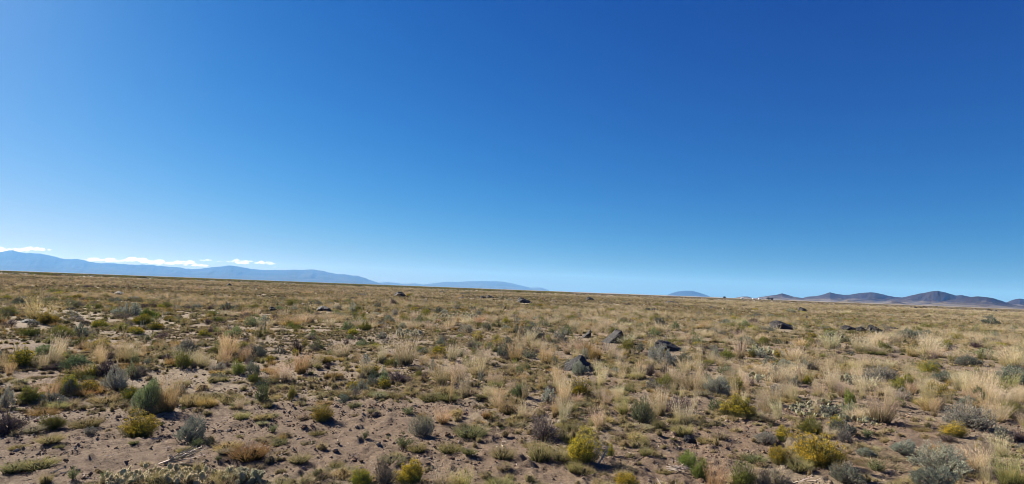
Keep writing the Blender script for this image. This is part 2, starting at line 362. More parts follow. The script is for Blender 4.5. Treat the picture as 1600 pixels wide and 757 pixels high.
# ------------------------------------------------------------------ plant prototypes (unit width, unit-ish height, base at origin)
def dome_dirs(n, r, up=.15):
    v = unit(r.normal(size=(n, 3))); v[:, 2] = np.abs(v[:, 2]) * (1 - up) + up * r.random(n)
    return unit(v)
def proto_shrub(seed, kind, detail=1.0, ls=1.0):
    """returns dict part -> MB, in a unit box: about 1 wide, 0.8 high"""
    r = np.random.default_rng(seed); P = {}
    fol = MB(); wood = MB(); P['foliage'] = fol; P['woody_base'] = wood
    lob = r.random((5, 3)) - .5
    def rad(d):
        k = .40 + .10 * np.sin(d @ (lob[0] * 9) + 2 * lob[1, 0]) + .06 * np.sin(d @ (lob[2] * 17) + 5 * lob[3, 1])
        return k
    if kind == 'sage':
        n = int(120 * detail); d = dome_dirs(n, r, .25); R = rad(d) * (.72 + .28 * r.random(n) ** .4)
        tip = d * R[:, None] * np.array([1, 1, 1.45]) + np.array([0, 0, .06])
        ax = unit(d * np.array([.8, .8, .8]) + np.array([0, 0, .75]) + r.normal(size=(n, 3)) * .22)
        k = 13; N_ = n * k
        tt = np.tile(np.linspace(0, 1, k), n); AX = np.repeat(ax, k, 0)
        b = np.repeat(tip, k, 0) - AX * (.16 * (1 - tt))[:, None]
        ld_ = unit(AX + r.normal(size=(N_, 3)) * .42)
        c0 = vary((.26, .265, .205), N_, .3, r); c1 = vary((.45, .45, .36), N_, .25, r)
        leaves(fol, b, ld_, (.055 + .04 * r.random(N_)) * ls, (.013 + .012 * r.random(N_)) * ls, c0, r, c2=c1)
        m = int(46 * min(detail, 1.2)); i = r.integers(0, n, m)
        p0 = np.stack([r.normal(size=m) * .04, r.normal(size=m) * .04, np.full(m, -.03)], -1); p2 = tip[i] - ax[i] * .05
        tubes(wood, p0, (p0 + p2) / 2 + r.normal(size=(m, 3)) * .03 - np.array([0, 0, .04]), p2, np.full(m, .016), np.full(m, .005), vary((.16, .135, .115), m, .3, r))
    elif kind == 'rabbit':
        n = int(230 * detail); d = dome_dirs(n, r, .2); R = rad(d) * (.58 + .5 * r.random(n) ** .8)
        tip = d * R[:, None] * np.array([1.05, 1.05, 1.5]) + np.array([0, 0, .08])
        p0 = np.stack([r.normal(size=n) * .05, r.normal(size=n) * .05, np.full(n, -.02)], -1)
        mid = p0 + (tip - p0) * .55 + np.array([0, 0, -.05]) * (1 - d[:, 2:3]) * 2
        st = r.random(n) < .6
        tubes(wood, p0[st], mid[st], tip[st], np.full(st.sum(), .008), np.full(st.sum(), .003), vary((.20, .19, .10), st.sum(), .3, r))
        ax = unit(tip - mid + np.array([0, 0, .12]))
        k = 9; N_ = n * k; AX = np.repeat(ax, k, 0); tt = np.tile(np.linspace(0, 1, k), n)
        b = np.repeat(tip, k, 0) - AX * (.26 * (1 - tt) ** 1.2)[:, None]
        c0 = vary((.17, .18, .055), N_, .32, r); c1 = vary((.27, .27, .09), N_, .3, r)
        leaves(fol, b, unit(AX + r.normal(size=(N_, 3)) * .34), (.07 + .05 * r.random(N_)) * ls, (.008 + .007 * r.random(N_)) * ls, c0, r, c2=c1)
        fl = MB(); P['bloom'] = fl
        top = np.where(d[:, 2] > .22)[0]; k = 8; i = np.repeat(top, k); N_ = len(i)
        b = tip[i] + r.normal(size=(N_, 3)) * np.array([.022, .022, .014])
        dd = unit(r.normal(size=(N_, 3)) * .7 + np.array([0, 0, .8]))
        leaves(fl, b, dd, (.022 + .015 * r.random(N_)) * ls, (.012 + .012 * r.random(N_)) * ls, vary((.43, .37, .065), N_, .3, r), r)
    elif kind == 'dry':
        n = int(150 * detail); d = dome_dirs(n, r, .15); R = rad(d) * (.6 + .4 * r.random(n))
        tip = d * R[:, None] * np.array([1.05, 1.05, 1.35]) + np.array([0, 0, .05])
        p0 = np.stack([r.normal(size=n) * .06, r.normal(size=n) * .06, np.full(n, -.02)], -1)
        mid = (p0 + tip) / 2 + r.normal(size=(n, 3)) * .05
        tubes(wood, p0, mid, tip, np.full(n, .010), np.full(n, .003), vary((.19, .155, .135), n, .35, r))
        k = 7; i = np.repeat(np.arange(n), k); N_ = len(i); t = r.random(N_)[:, None]
        b = mid[i] + (tip[i] - mid[i]) * t
        dd = unit((tip - mid)[i] + r.normal(size=(N_, 3)) * .09 + np.array([0, 0, .03]))
        ribbons(fol, b, dd, .08 + .09 * r.random(N_), np.full(N_, .007), r.normal(size=(N_, 3)) * .2, vary((.16, .13, .11), N_, .35, r), vary((.30, .25, .21), N_, .3, r), r, 2)
        k = 3; i = r.integers(0, n, n * k); N_ = len(i)
        leaves(fol, tip[i] - d[i] * (r.random(N_) * .14)[:, None] + r.normal(size=(N_, 3)) * .03, unit(r.normal(size=(N_, 3)) + np.array([0, 0, .5])), .03 + .03 * r.random(N_), .008 + .008 * r.random(N_), vary((.21, .18, .14), N_, .3, r), r)
    elif kind == 'herb':
        n = int(60 * detail); d = dome_dirs(n, r, .3)
        p0 = r.normal(size=(n, 3)) * np.array([.08, .08, 0])
        L = .35 + .25 * r.random(n)
        ribbons(fol, p0, unit(d + np.array([0, 0, .4])), L, np.full(n, .02), r.normal(size=(n, 3)) * .2, vary((.13, .15, .06), n, .3, r), vary((.24, .26, .12), n, .3, r), r, 2)
        k = 6; i = np.repeat(np.arange(n), k); N_ = len(i)
        leaves(fol, p0[i] + unit(d + np.array([0, 0, .4]))[i] * (L[i] * (.3 + .7 * r.random(N_)))[:, None], unit(r.normal(size=(N_, 3)) + np.array([0, 0, .6])), .06 + .06 * r.random(N_), .025 + .02 * r.random(N_), vary((.19, .21, .10), N_, .35, r), r)
        del P['woody_base']
    return P
def proto_grass(seed, kind, detail=1.0):
    r = np.random.default_rng(seed); P = {}; tuft = MB(); P['leaf_tuft'] = tuft
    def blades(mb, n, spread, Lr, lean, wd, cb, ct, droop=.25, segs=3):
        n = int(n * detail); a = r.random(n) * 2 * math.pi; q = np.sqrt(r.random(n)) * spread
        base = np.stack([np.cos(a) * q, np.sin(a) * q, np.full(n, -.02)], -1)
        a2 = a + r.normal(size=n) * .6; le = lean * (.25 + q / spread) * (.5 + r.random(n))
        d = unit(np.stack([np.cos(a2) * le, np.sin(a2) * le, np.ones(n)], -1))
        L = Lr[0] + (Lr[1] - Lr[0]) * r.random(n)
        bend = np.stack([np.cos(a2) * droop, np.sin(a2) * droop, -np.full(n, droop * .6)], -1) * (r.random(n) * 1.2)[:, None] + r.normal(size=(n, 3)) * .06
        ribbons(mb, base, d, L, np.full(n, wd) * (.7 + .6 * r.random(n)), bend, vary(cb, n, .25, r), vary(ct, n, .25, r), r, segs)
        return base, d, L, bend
    def thatch(rad, hgt, c):
        k, m = 9, 3; vs = [[0, 0, hgt]]
        for j in range(1, m + 1):
            for i in range(k):
                q = rad * math.sin(j / m * 1.5708) * (1 + .35 * r.normal() * .5); a = i / k * 6.283 + j * .3
                vs.append([math.cos(a) * q, math.sin(a) * q, hgt * math.cos(j / m * 1.5708) * (1 + .2 * r.normal()) - (.03 if j == m else 0)])
        tri = np.array([[0, 1 + i, 1 + (i + 1) % k] for i in range(k)])
        qd = np.array([[1 + (j - 1) * k + i, 1 + j * k + i, 1 + j * k + (i + 1) % k, 1 + (j - 1) * k + (i + 1) % k] for j in range(1, m) for i in range(k)])
        tuft.add(vs, [tri, qd], vary(c, len(vs), .25, r))
    if kind == 'low': thatch(.34, .20, (.18, .145, .095))
    elif kind == 'straw': thatch(.20, .22, (.19, .155, .095))
    else: thatch(.30, .26, (.11, .10, .055))
    if kind == 'low':        # low curly mat-forming tuft
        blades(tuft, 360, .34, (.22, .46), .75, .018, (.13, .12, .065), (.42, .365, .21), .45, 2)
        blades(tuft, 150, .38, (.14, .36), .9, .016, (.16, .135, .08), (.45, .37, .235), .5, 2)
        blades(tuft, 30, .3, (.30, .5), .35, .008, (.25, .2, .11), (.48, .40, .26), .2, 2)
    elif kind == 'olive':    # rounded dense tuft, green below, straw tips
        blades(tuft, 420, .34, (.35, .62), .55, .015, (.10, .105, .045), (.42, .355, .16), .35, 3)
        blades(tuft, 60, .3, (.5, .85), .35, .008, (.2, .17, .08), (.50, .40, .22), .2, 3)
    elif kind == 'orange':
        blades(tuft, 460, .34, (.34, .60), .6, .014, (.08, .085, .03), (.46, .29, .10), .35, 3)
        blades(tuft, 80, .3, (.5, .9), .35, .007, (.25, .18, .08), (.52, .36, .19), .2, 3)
    elif kind == 'straw':    # tall thin bunch grass with airy seed heads
        blades(tuft, 190, .22, (.35, .75), .28, .013, (.15, .14, .065), (.48, .40, .235), .25, 3)
        pl = MB(); P['seed_plume'] = pl
        base, d, L, bend = blades(pl, 150, .24, (.75, 1.35), .24, .007, (.34, .28, .16), (.56, .46, .30), .14, 3)
        n = len(base); k = 7; i = np.repeat(np.arange(n), k); t = .55 + .45 * r.random(n * k)
        p = base[i] + d[i] * (L[i] * t)[:, None] + bend[i] * (L[i] * t * t)[:, None]
        leaves(pl, p, unit(d[i] + r.normal(size=(n * k, 3)) * .35), .05 + .06 * r.random(n * k), .005 + .006 * r.random(n * k), vary((.60, .50, .345), n * k, .2, r), r)
    return P

PROT = {}     # kind -> list of dict(part -> mesh)
MATS = {'foliage': M_LEAF, 'woody_base': M_WOOD, 'bloom': M_LEAF, 'leaf_tuft': M_GRASS, 'seed_plume': M_GRASS}
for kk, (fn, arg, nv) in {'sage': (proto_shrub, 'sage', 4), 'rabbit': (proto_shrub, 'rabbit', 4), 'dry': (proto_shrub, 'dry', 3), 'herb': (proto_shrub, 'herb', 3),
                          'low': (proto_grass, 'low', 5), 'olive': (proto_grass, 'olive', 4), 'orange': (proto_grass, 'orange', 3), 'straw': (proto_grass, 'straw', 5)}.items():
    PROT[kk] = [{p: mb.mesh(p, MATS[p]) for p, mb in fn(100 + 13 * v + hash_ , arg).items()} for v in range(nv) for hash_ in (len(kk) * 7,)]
# fuller, finer-leaved bushes for the ones that show largest
for kk, base_, dt, lsc in (('sageF', 'sage', 3.4, .66), ('rabbitF', 'rabbit', 2.4, .70)):
    PROT[kk] = [{p: mb.mesh(p, MATS[p]) for p, mb in proto_shrub(700 + 17 * v, base_, dt, lsc).items()} for v in range(4)]
def merged(kind, seed, detail):
    fn = proto_grass if kind in ('low', 'olive', 'orange', 'straw') else proto_shrub
    P = fn(seed, kind, detail); mb = MB()
    for p, q in P.items():
        mat = 1 if p == 'woody_base' else 0
        for v, c in zip(q.v, q.c): pass
        off = mb.n
        mb.v += q.v; mb.c += q.c; mb.n += q.n
        mb.f += [f + off for f in q.f]; mb.m += [np.full(len(f), mat, int) for f in q.f]
    leafm = M_GRASS if fn is proto_grass else M_LEAF
    return mb.mesh('tuft', [leafm, M_WOOD])

# ------------------------------------------------------------------ kinds of plant as they are named and described
#  key: prototype, name, category, group, tint, (adjective, noun)
KIND = {
 'sage':   ('sage', 'sagebrush', 'shrub', 'sagebrush shrubs on the plain', (1, 1, 1), 'silvery grey sagebrush'),
 'sagedk': ('sage', 'sagebrush', 'shrub', 'sagebrush shrubs on the plain', (.62, .68, .66), 'dark grey-green sagebrush'),
 'sagegr': ('sage', 'sagebrush', 'shrub', 'sagebrush shrubs on the plain', (.68, .78, .50), 'dull green sagebrush'),
 'rab':    ('rabbit', 'rabbitbrush', 'shrub', 'rabbitbrush shrubs on the plain', (1, 1, 1), 'olive rabbitbrush'),
 'rabye':  ('rabbit', 'rabbitbrush', 'shrub', 'rabbitbrush shrubs on the plain', (1.3, 1.15, .8), 'yellow-flowered rabbitbrush'),
 'rabgr':  ('rabbit', 'rabbitbrush', 'shrub', 'rabbitbrush shrubs on the plain', (.85, 1.08, .8), 'bright green rabbitbrush'),
 'rabdk':  ('rabbit', 'rabbitbrush', 'shrub', 'rabbitbrush shrubs on the plain', (.8, .72, .9), 'dusky brown-green rabbitbrush'),
 'dry':    ('dry', 'dry_shrub', 'shrub', 'leafless dry shrubs on the plain', (1, 1, 1), 'twiggy grey-brown shrub'),
 'drydk':  ('dry', 'dry_shrub', 'shrub', 'leafless dry shrubs on the plain', (.66, .62, .7), 'dark purplish twiggy shrub'),
 'drypl':  ('dry', 'dry_shrub', 'shrub', 'leafless dry shrubs on the plain', (1.7, 1.65, 1.5), 'pale bleached twiggy shrub'),
 'herb':   ('herb', 'desert_herb', 'plant', 'small green herbs on the bare soil', (1, 1, 1), 'small green herb'),
 'low':    ('low', 'grass_tuft', 'grass tuft', 'low grass tufts on the soil', (1, 1, 1), 'low curly grass tuft'),
 'lowye':  ('low', 'grass_tuft', 'grass tuft', 'low grass tufts on the soil', (1.15, 1.1, .8), 'low yellow-green grass tuft'),
 'olive':  ('olive', 'grass_tuft', 'grass tuft', 'low grass tufts on the soil', (1, 1, 1), 'olive grass tuft'),
 'olivedk':('olive', 'grass_tuft', 'grass tuft', 'low grass tufts on the soil', (.75, .82, .8), 'dark olive grass tuft'),
 'orange': ('orange', 'grass_tuft', 'grass tuft', 'low grass tufts on the soil', (1, 1, 1), 'orange-tipped grass tuft'),
 'straw':  ('straw', 'bunch_grass', 'grass clump', 'tall dry bunch grasses', (1, 1, 1), 'tall straw-coloured bunch grass'),
 'strawor':('straw', 'bunch_grass', 'grass clump', 'tall dry bunch grasses', (1.0, .86, .72), 'tall orange-brown bunch grass'),
 'strawpl':('straw', 'bunch_grass', 'grass clump', 'tall dry bunch grasses', (1.12, 1.12, 1.1), 'tall pale bunch grass'),
 'strawgr':('straw', 'bunch_grass', 'grass clump', 'tall dry bunch grasses', (.85, .95, .6), 'tall greenish bunch grass'),
}
# height of the unit prototype in units, used to fit the height seen
PH = {'sage': .74, 'rabbit': .80, 'dry': .66, 'herb': .5, 'low': .40, 'olive': .62, 'orange': .62, 'straw': 1.2}
PWD = {'sage': .95, 'rabbit': 1.0, 'dry': .95, 'herb': .9, 'low': 1.15, 'olive': 1.1, 'orange': 1.1, 'straw': .95}

# ------------------------------------------------------------------ plants and rocks seen one by one: kind, centre x, foot y, width, height (photo pixels), own words or landmark name
# 'the ...' = also used as a landmark for its neighbours
ITEMS = [
 # bottom band
 ('rab', 82, 674, 42, 26), ('olive', 134, 672, 48, 26, 'the bushy olive tuft with shaded side'), ('drydk', 12, 682, 66, 44, 'the dark shrub cut by left edge'),
 ('olive', 78, 697, 42, 17), ('lowye', 30, 703, 30, 12), ('olivedk', 93, 702, 14, 9), ('lowye', 60, 736, 56, 24, 'the thin yellow-green tuft patch'),
 ('herb', 113, 750, 18, 18), ('herb', 167, 752, 22, 16), ('sage', 140, 681, 24, 15),
 ('rabye', 215, 686, 60, 42, 'the golden round-topped rabbitbrush'), ('sage', 298, 694, 54, 44, 'the upright silver sagebrush beside it'),
 ('olivedk', 208, 697, 16, 8), ('herb', 308, 700, 22, 16), ('orange', 390, 722, 60, 38, 'the domed orange-tipped tuft'), ('herb', 340, 722, 12, 8),
 ('herb', 427, 678, 15, 14), ('orange', 442, 690, 11, 17), ('olivedk', 435, 698, 28, 12), ('olivedk', 495, 682, 28, 12), ('low', 478, 696, 22, 9),
 ('olive', 467, 727, 38, 19), ('olive', 525, 735, 24, 16), ('herb', 493, 750, 14, 14), ('low', 440, 757, 26, 12), ('herb', 570, 687, 14, 14),
 ('rabgr', 566, 764, 38, 36), ('dry', 600, 764, 44, 54, 'the grey twiggy shrub at bottom edge'), ('rabye', 641, 762, 56, 48, 'the yellow-green bush at bottom edge'),
 ('rabye', 503, 661, 34, 30, 'the little golden bush on bare trunk'), ('sage', 658, 683, 40, 38, 'the small blue-grey sagebrush'),
 ('olivedk', 735, 688, 62, 26, 'the wide dark tuft mound'), ('herb', 630, 704, 34, 17), ('olive', 652, 709, 32, 20), ('olive', 702, 710, 40, 22),
 ('olivedk', 732, 714, 28, 12), ('olive', 786, 720, 44, 27), ('straw', 690, 766, 44, 24), ('strawgr', 722, 766, 40, 22), ('olive', 778, 766, 46, 22),
 ('dry', 850, 691, 64, 47, 'the broad grey-brown twiggy shrub'), ('olive', 843, 723, 42, 42), ('olive', 876, 722, 34, 20),
 ('rabye', 910, 728, 62, 54, 'the shaggy rabbitbrush with gnarled branch'), ('rabgr', 954, 716, 15, 25), ('olive', 898, 741, 26, 22),
 ('rabye', 978, 766, 48, 32, 'the yellow bush cut by bottom edge'), ('olive', 1066, 684, 38, 24), ('lowye', 1105, 694, 38, 11), ('olive', 1009, 716, 22, 18),
 ('rabgr', 1074, 734, 36, 26), ('rabgr', 1094, 750, 34, 38), ('strawor', 1116, 768, 36, 52, 'the reddish-stemmed grass at bottom edge'),
 ('rabgr', 1164, 767, 38, 48, 'the leafy green bush at bottom edge'), ('dry', 1194, 768, 38, 42), ('sage', 1197, 697, 38, 26),
 ('rabgr', 1225, 692, 34, 28), ('rabye', 1280, 734, 82, 62, 'the large bright yellow rabbitbrush'), ('rab', 1266, 680, 46, 30),
 ('rabye', 1217, 729, 38, 36), ('dry', 1322, 694, 32, 24), ('sage', 1352, 716, 36, 15), ('herb', 1368, 738, 28, 22), ('sage', 1326, 762, 62, 28),
 ('drypl', 1215, 764, 44, 34), ('herb', 1356, 686, 18, 15), ('sage', 1412, 717, 42, 26, 'the small upright silver sagebrush'),
 ('sage', 1475, 744, 92, 48, 'the large silver sagebrush'), ('sagedk', 1462, 768, 80, 26), ('rabye', 1492, 685, 44, 24), ('drydk', 1480, 692, 34, 14),
 ('sage', 1567, 690, 28, 24), ('drydk', 1592, 692, 30, 24), ('drypl', 1538, 728, 44, 42, 'the pale bare branching twigs'),
 ('strawgr', 1580, 762, 52, 58, 'the tall green-gold grass at right edge'), ('sage', 1594, 706, 20, 16), ('rab', 1582, 656, 38, 26),
 # band 570-665
 ('low', 30, 602, 26, 11), ('rab', 46, 633, 40, 35), ('strawor', 76, 629, 30, 32), ('sage', 6, 638, 26, 34), ('rabdk', 98, 613, 34, 28, 'the dark-based bush left of orange tuft'),
 ('orange', 132, 619, 31, 15, 'the small flat orange tuft'), ('herb', 138, 600, 20, 11), ('olive', 163, 634, 44, 18), ('orange', 66, 650, 42, 18),
 ('olive', 90, 642, 30, 14), ('sage', 180, 614, 40, 38), ('sagegr', 230, 646, 44, 62, 'the tallest grey-green bush'), ('rabgr', 205, 628, 30, 28),
 ('strawor', 260, 646, 38, 66, 'the tall orange bunch grass'), ('olive', 296, 637, 32, 28), ('orange', 323, 639, 30, 26), ('olivedk', 285, 607, 26, 13),
 ('olive', 360, 632, 38, 24), ('low', 335, 598, 18, 11), ('straw', 375, 642, 16, 22), ('olive', 378, 658, 24, 20), ('orange', 20, 568, 15, 9),
 ('olivedk', 420, 601, 32, 15), ('rab', 455, 627, 15, 28), ('olivedk', 441, 609, 18, 11), ('low', 500, 619, 20, 9), ('olivedk', 521, 618, 20, 10),
 ('olive', 536, 624, 28, 20), ('olive', 556, 625, 24, 12), ('olivedk', 590, 622, 32, 14), ('low', 425, 654, 24, 11), ('low', 475, 657, 24, 9),
 ('low', 410, 665, 20, 9), ('low', 555, 637, 26, 11), ('low', 555, 652, 16, 7), ('low', 582, 647, 22, 9), ('rabye', 576, 586, 38, 20),
 ('low', 510, 602, 18, 9), ('olivedk', 612, 624, 38, 15), ('olive', 642, 619, 28, 12), ('olive', 692, 620, 34, 25), ('olivedk', 672, 628, 38, 15),
 ('olivedk', 700, 630, 38, 15, 'the long dark grass ridge'), ('low', 735, 620, 32, 15), ('olive', 774, 610, 28, 18), ('olive', 776, 634, 28, 20), ('olive', 794, 648, 32, 27),
 ('herb', 637, 650, 24, 12), ('lowye', 712, 652, 24, 16), ('orange', 760, 656, 15, 16), ('strawor', 430, 598, 20, 32), ('straw', 445, 600, 22, 40),
 ('sagegr', 812, 624, 36, 30), ('olive', 806, 634, 26, 17), ('sage', 858, 632, 32, 27, 'the round blue sagebrush'), ('olivedk', 858, 609, 36, 13),
 ('strawpl', 880, 640, 22, 52), ('rabdk', 905, 624, 40, 36), ('olivedk', 930, 604, 26, 12), ('olivedk', 975, 615, 28, 15), ('olivedk', 991, 608, 22, 12),
 ('olive', 933, 645, 26, 13), ('lowye', 887, 645, 34, 20), ('sagegr', 1003, 662, 42, 42, 'the leafy green-grey sagebrush'), ('strawgr', 974, 652, 24, 32),
 ('olive', 960, 580, 24, 17), ('olivedk', 984, 582, 22, 13), ('orange', 930, 566, 22, 32, 'the curled golden tuft'), ('orange', 911, 552, 28, 22), ('strawor', 852, 572, 26, 36),
 ('rab', 980, 553, 38, 24), ('sage', 906, 587, 34, 22, 'the pale sagebrush before the pyramid boulder'),
 ('sage', 1035, 571, 62, 26, 'the broad silver sagebrush'), ('sagedk', 1073, 573, 28, 24), ('dry', 1015, 588, 22, 24), ('drydk', 1040, 592, 28, 28), ('rab', 1037, 608, 38, 26),
 ('sage', 1120, 618, 46, 35, 'the compact silver sagebrush'), ('rab', 1151, 614, 28, 30), ('rabdk', 1157, 656, 54, 46, 'the rabbitbrush with black woody base'),
 ('olivedk', 1080, 607, 52, 14), ('orange', 1026, 632, 24, 27), ('drydk', 1062, 645, 58, 30, 'the dark low dry shrub'), ('strawpl', 1068, 664, 38, 42, 'the pale fanned bunch grass'),
 ('drydk', 1170, 604, 26, 14), ('sage', 1117, 563, 22, 20), ('rabgr', 1137, 563, 26, 19), ('straw', 1156, 562, 20, 34), ('sage', 1223, 621, 36, 24, 'the blue-green sagebrush'),
 ('straw', 1376, 662, 50, 60, 'the big plumed bunch grass'), ('sage', 1378, 601, 48, 31, 'the wide silver sagebrush'), ('straw', 1302, 612, 24, 42), ('drydk', 1248, 593, 20, 24),
 ('dry', 1270, 580, 20, 16), ('lowye', 1325, 582, 42, 24), ('rabdk', 1225, 557, 22, 14), ('straw', 1318, 622, 26, 26), ('rab', 1413, 613, 44, 32, 'the yellow-green rabbitbrush'),
 ('rabdk', 1467, 622, 54, 31, 'the dusky spreading rabbitbrush'), ('sagedk', 1472, 598, 38, 19), ('rabgr', 1451, 586, 34, 24), ('sage', 1412, 626, 30, 20), ('lowye', 1441, 634, 30, 14),
 ('drypl', 1467, 642, 30, 26), ('sage', 1515, 672, 74, 42, 'the wide grey sagebrush mound'), ('strawpl', 1536, 622, 44, 42), ('strawpl', 1512, 618, 30, 34), ('sage', 1578, 601, 62, 31, 'the sagebrush cut by right edge'),
 ('sagedk', 1512, 573, 42, 17), ('strawpl', 1560, 630, 34, 30), ('strawgr', 1575, 612, 34, 26), ('lowye', 1542, 640, 50, 14),
 # band 500-595 left to right
 ('rabgr', 50, 527, 34, 14), ('rab', 98, 530, 40, 17), ('sagedk', 126, 526, 24, 22), ('rabgr', 155, 513, 30, 14), ('sagegr', 72, 556, 40, 17), ('rab', 60, 574, 24, 22),
 ('rabdk', 125, 544, 30, 17), ('rabgr', 155, 548, 40, 21, 'the brightest green bush at left'), ('sagegr', 118, 580, 58, 31, 'the broad dark green bush'), ('drydk', 167, 592, 48, 38, 'the purplish twiggy shrub'),
 ('rabgr', 232, 497, 34, 15), ('rabgr', 222, 508, 36, 16), ('rabgr', 243, 516, 28, 15), ('rabgr', 214, 523, 26, 14), ('rab', 188, 518, 30, 16), ('drydk', 253, 530, 26, 11),
 ('sagedk', 292, 552, 50, 21, 'the low dark sagebrush'), ('rabgr', 318, 527, 22, 15), ('sagegr', 364, 529, 36, 20), ('sagedk', 390, 562, 52, 25, 'the wide dark sagebrush'),
 ('rabgr', 372, 587, 24, 27), ('sagedk', 397, 592, 24, 36), ('strawor', 355, 554, 26, 34), ('drydk', 262, 564, 26, 12), ('straw', 315, 576, 30, 20), ('sagedk', 407, 518, 18, 17),
 ('drydk', 464, 553, 28, 27, 'the round dark bush'), ('sagedk', 405, 562, 22, 22), ('sagegr', 545, 518, 26, 17), ('rab', 571, 517, 26, 15), ('rabgr', 551, 524, 22, 13), ('sagedk', 485, 506, 16, 13),
 ('rab', 456, 577, 26, 17), ('orange', 506, 570, 26, 22), ('drydk', 512, 577, 16, 12), ('sagedk', 597, 530, 18, 12), ('sagedk', 608, 506, 24, 15), ('sagegr', 652, 510, 20, 19), ('rab', 633, 505, 24, 13),
 ('sage', 729, 521, 30, 17), ('rabdk', 746, 534, 24, 18), ('rab', 670, 497, 16, 10), ('sagedk', 688, 491, 20, 12), ('rabdk', 686, 560, 30, 22), ('drydk', 663, 596, 18, 15), ('dry', 737, 545, 24, 15),
 ('sagedk', 786, 560, 30, 26), ('straw', 634, 572, 44, 52, 'the tall straw grass stand'), ('straw', 690, 602, 34, 42), ('straw', 718, 598, 34, 38), ('strawpl', 745, 590, 34, 40), ('straw', 705, 566, 24, 32),
 ('straw', 572, 590, 24, 34), ('strawor', 470, 586, 28, 38), ('straw', 535, 560, 34, 30), ('straw', 755, 572, 30, 34), ('strawor', 805, 565, 26, 30), ('straw', 770, 604, 28, 28),
 ('sagedk', 830, 531, 48, 23, 'the dark sagebrush'), ('sage', 876, 535, 30, 21), ('drydk', 848, 536, 24, 10), ('rabdk', 974, 509, 22, 12), ('sagedk', 1032, 511, 24, 17), ('sagegr', 1022, 526, 24, 14),
 ('drydk', 1158, 549, 20, 20), ('drydk', 1177, 508, 28, 14), ('sagedk', 1134, 509, 22, 11), ('sagedk', 1303, 543, 20, 16), ('rab', 1266, 541, 20, 16), ('sagedk', 1424, 533, 46, 13),
 ('rab', 1433, 521, 22, 12), ('sagedk', 1549, 508, 30, 12), ('drydk', 1490, 549, 18, 12), ('drydk', 1524, 544, 22, 12), ('sagedk', 1556, 527, 20, 9), ('strawor', 1425, 558, 26, 12, 'the pinkish low grass patch'),
 ('strawpl', 1298, 546, 32, 30), ('strawpl', 1345, 552, 34, 30), ('strawpl', 1370, 548, 30, 32), ('strawpl', 1450, 556, 34, 36), ('strawpl', 1400, 538, 30, 22), ('strawpl', 1022, 546, 26, 20),
 ('strawpl', 1080, 610, 50, 30), ('strawpl', 1215, 600, 40, 28), ('strawpl', 1350, 612, 40, 30), ('strawpl', 1582, 575, 40, 24), ('strawpl', 1190, 590, 30, 24), ('strawpl', 1240, 566, 30, 26),
 ('sage', 1190, 560, 26, 12), ('sage', 1228, 575, 34, 16), ('sage', 1206, 568, 26, 14), ('rabdk', 262, 482, 20, 9), ('sagedk', 180, 474, 26, 10), ('drydk', 240, 482, 16, 11), ('sagedk', 28, 476, 24, 12), ('sagedk', 358, 487, 30, 12),
 ('rabdk', 75, 508, 40, 16), ('strawor', 60, 503, 50, 13), ('sagedk', 590, 482, 16, 11), ('rab', 455, 478, 22, 10), ('drydk', 615, 478, 16, 14),
]
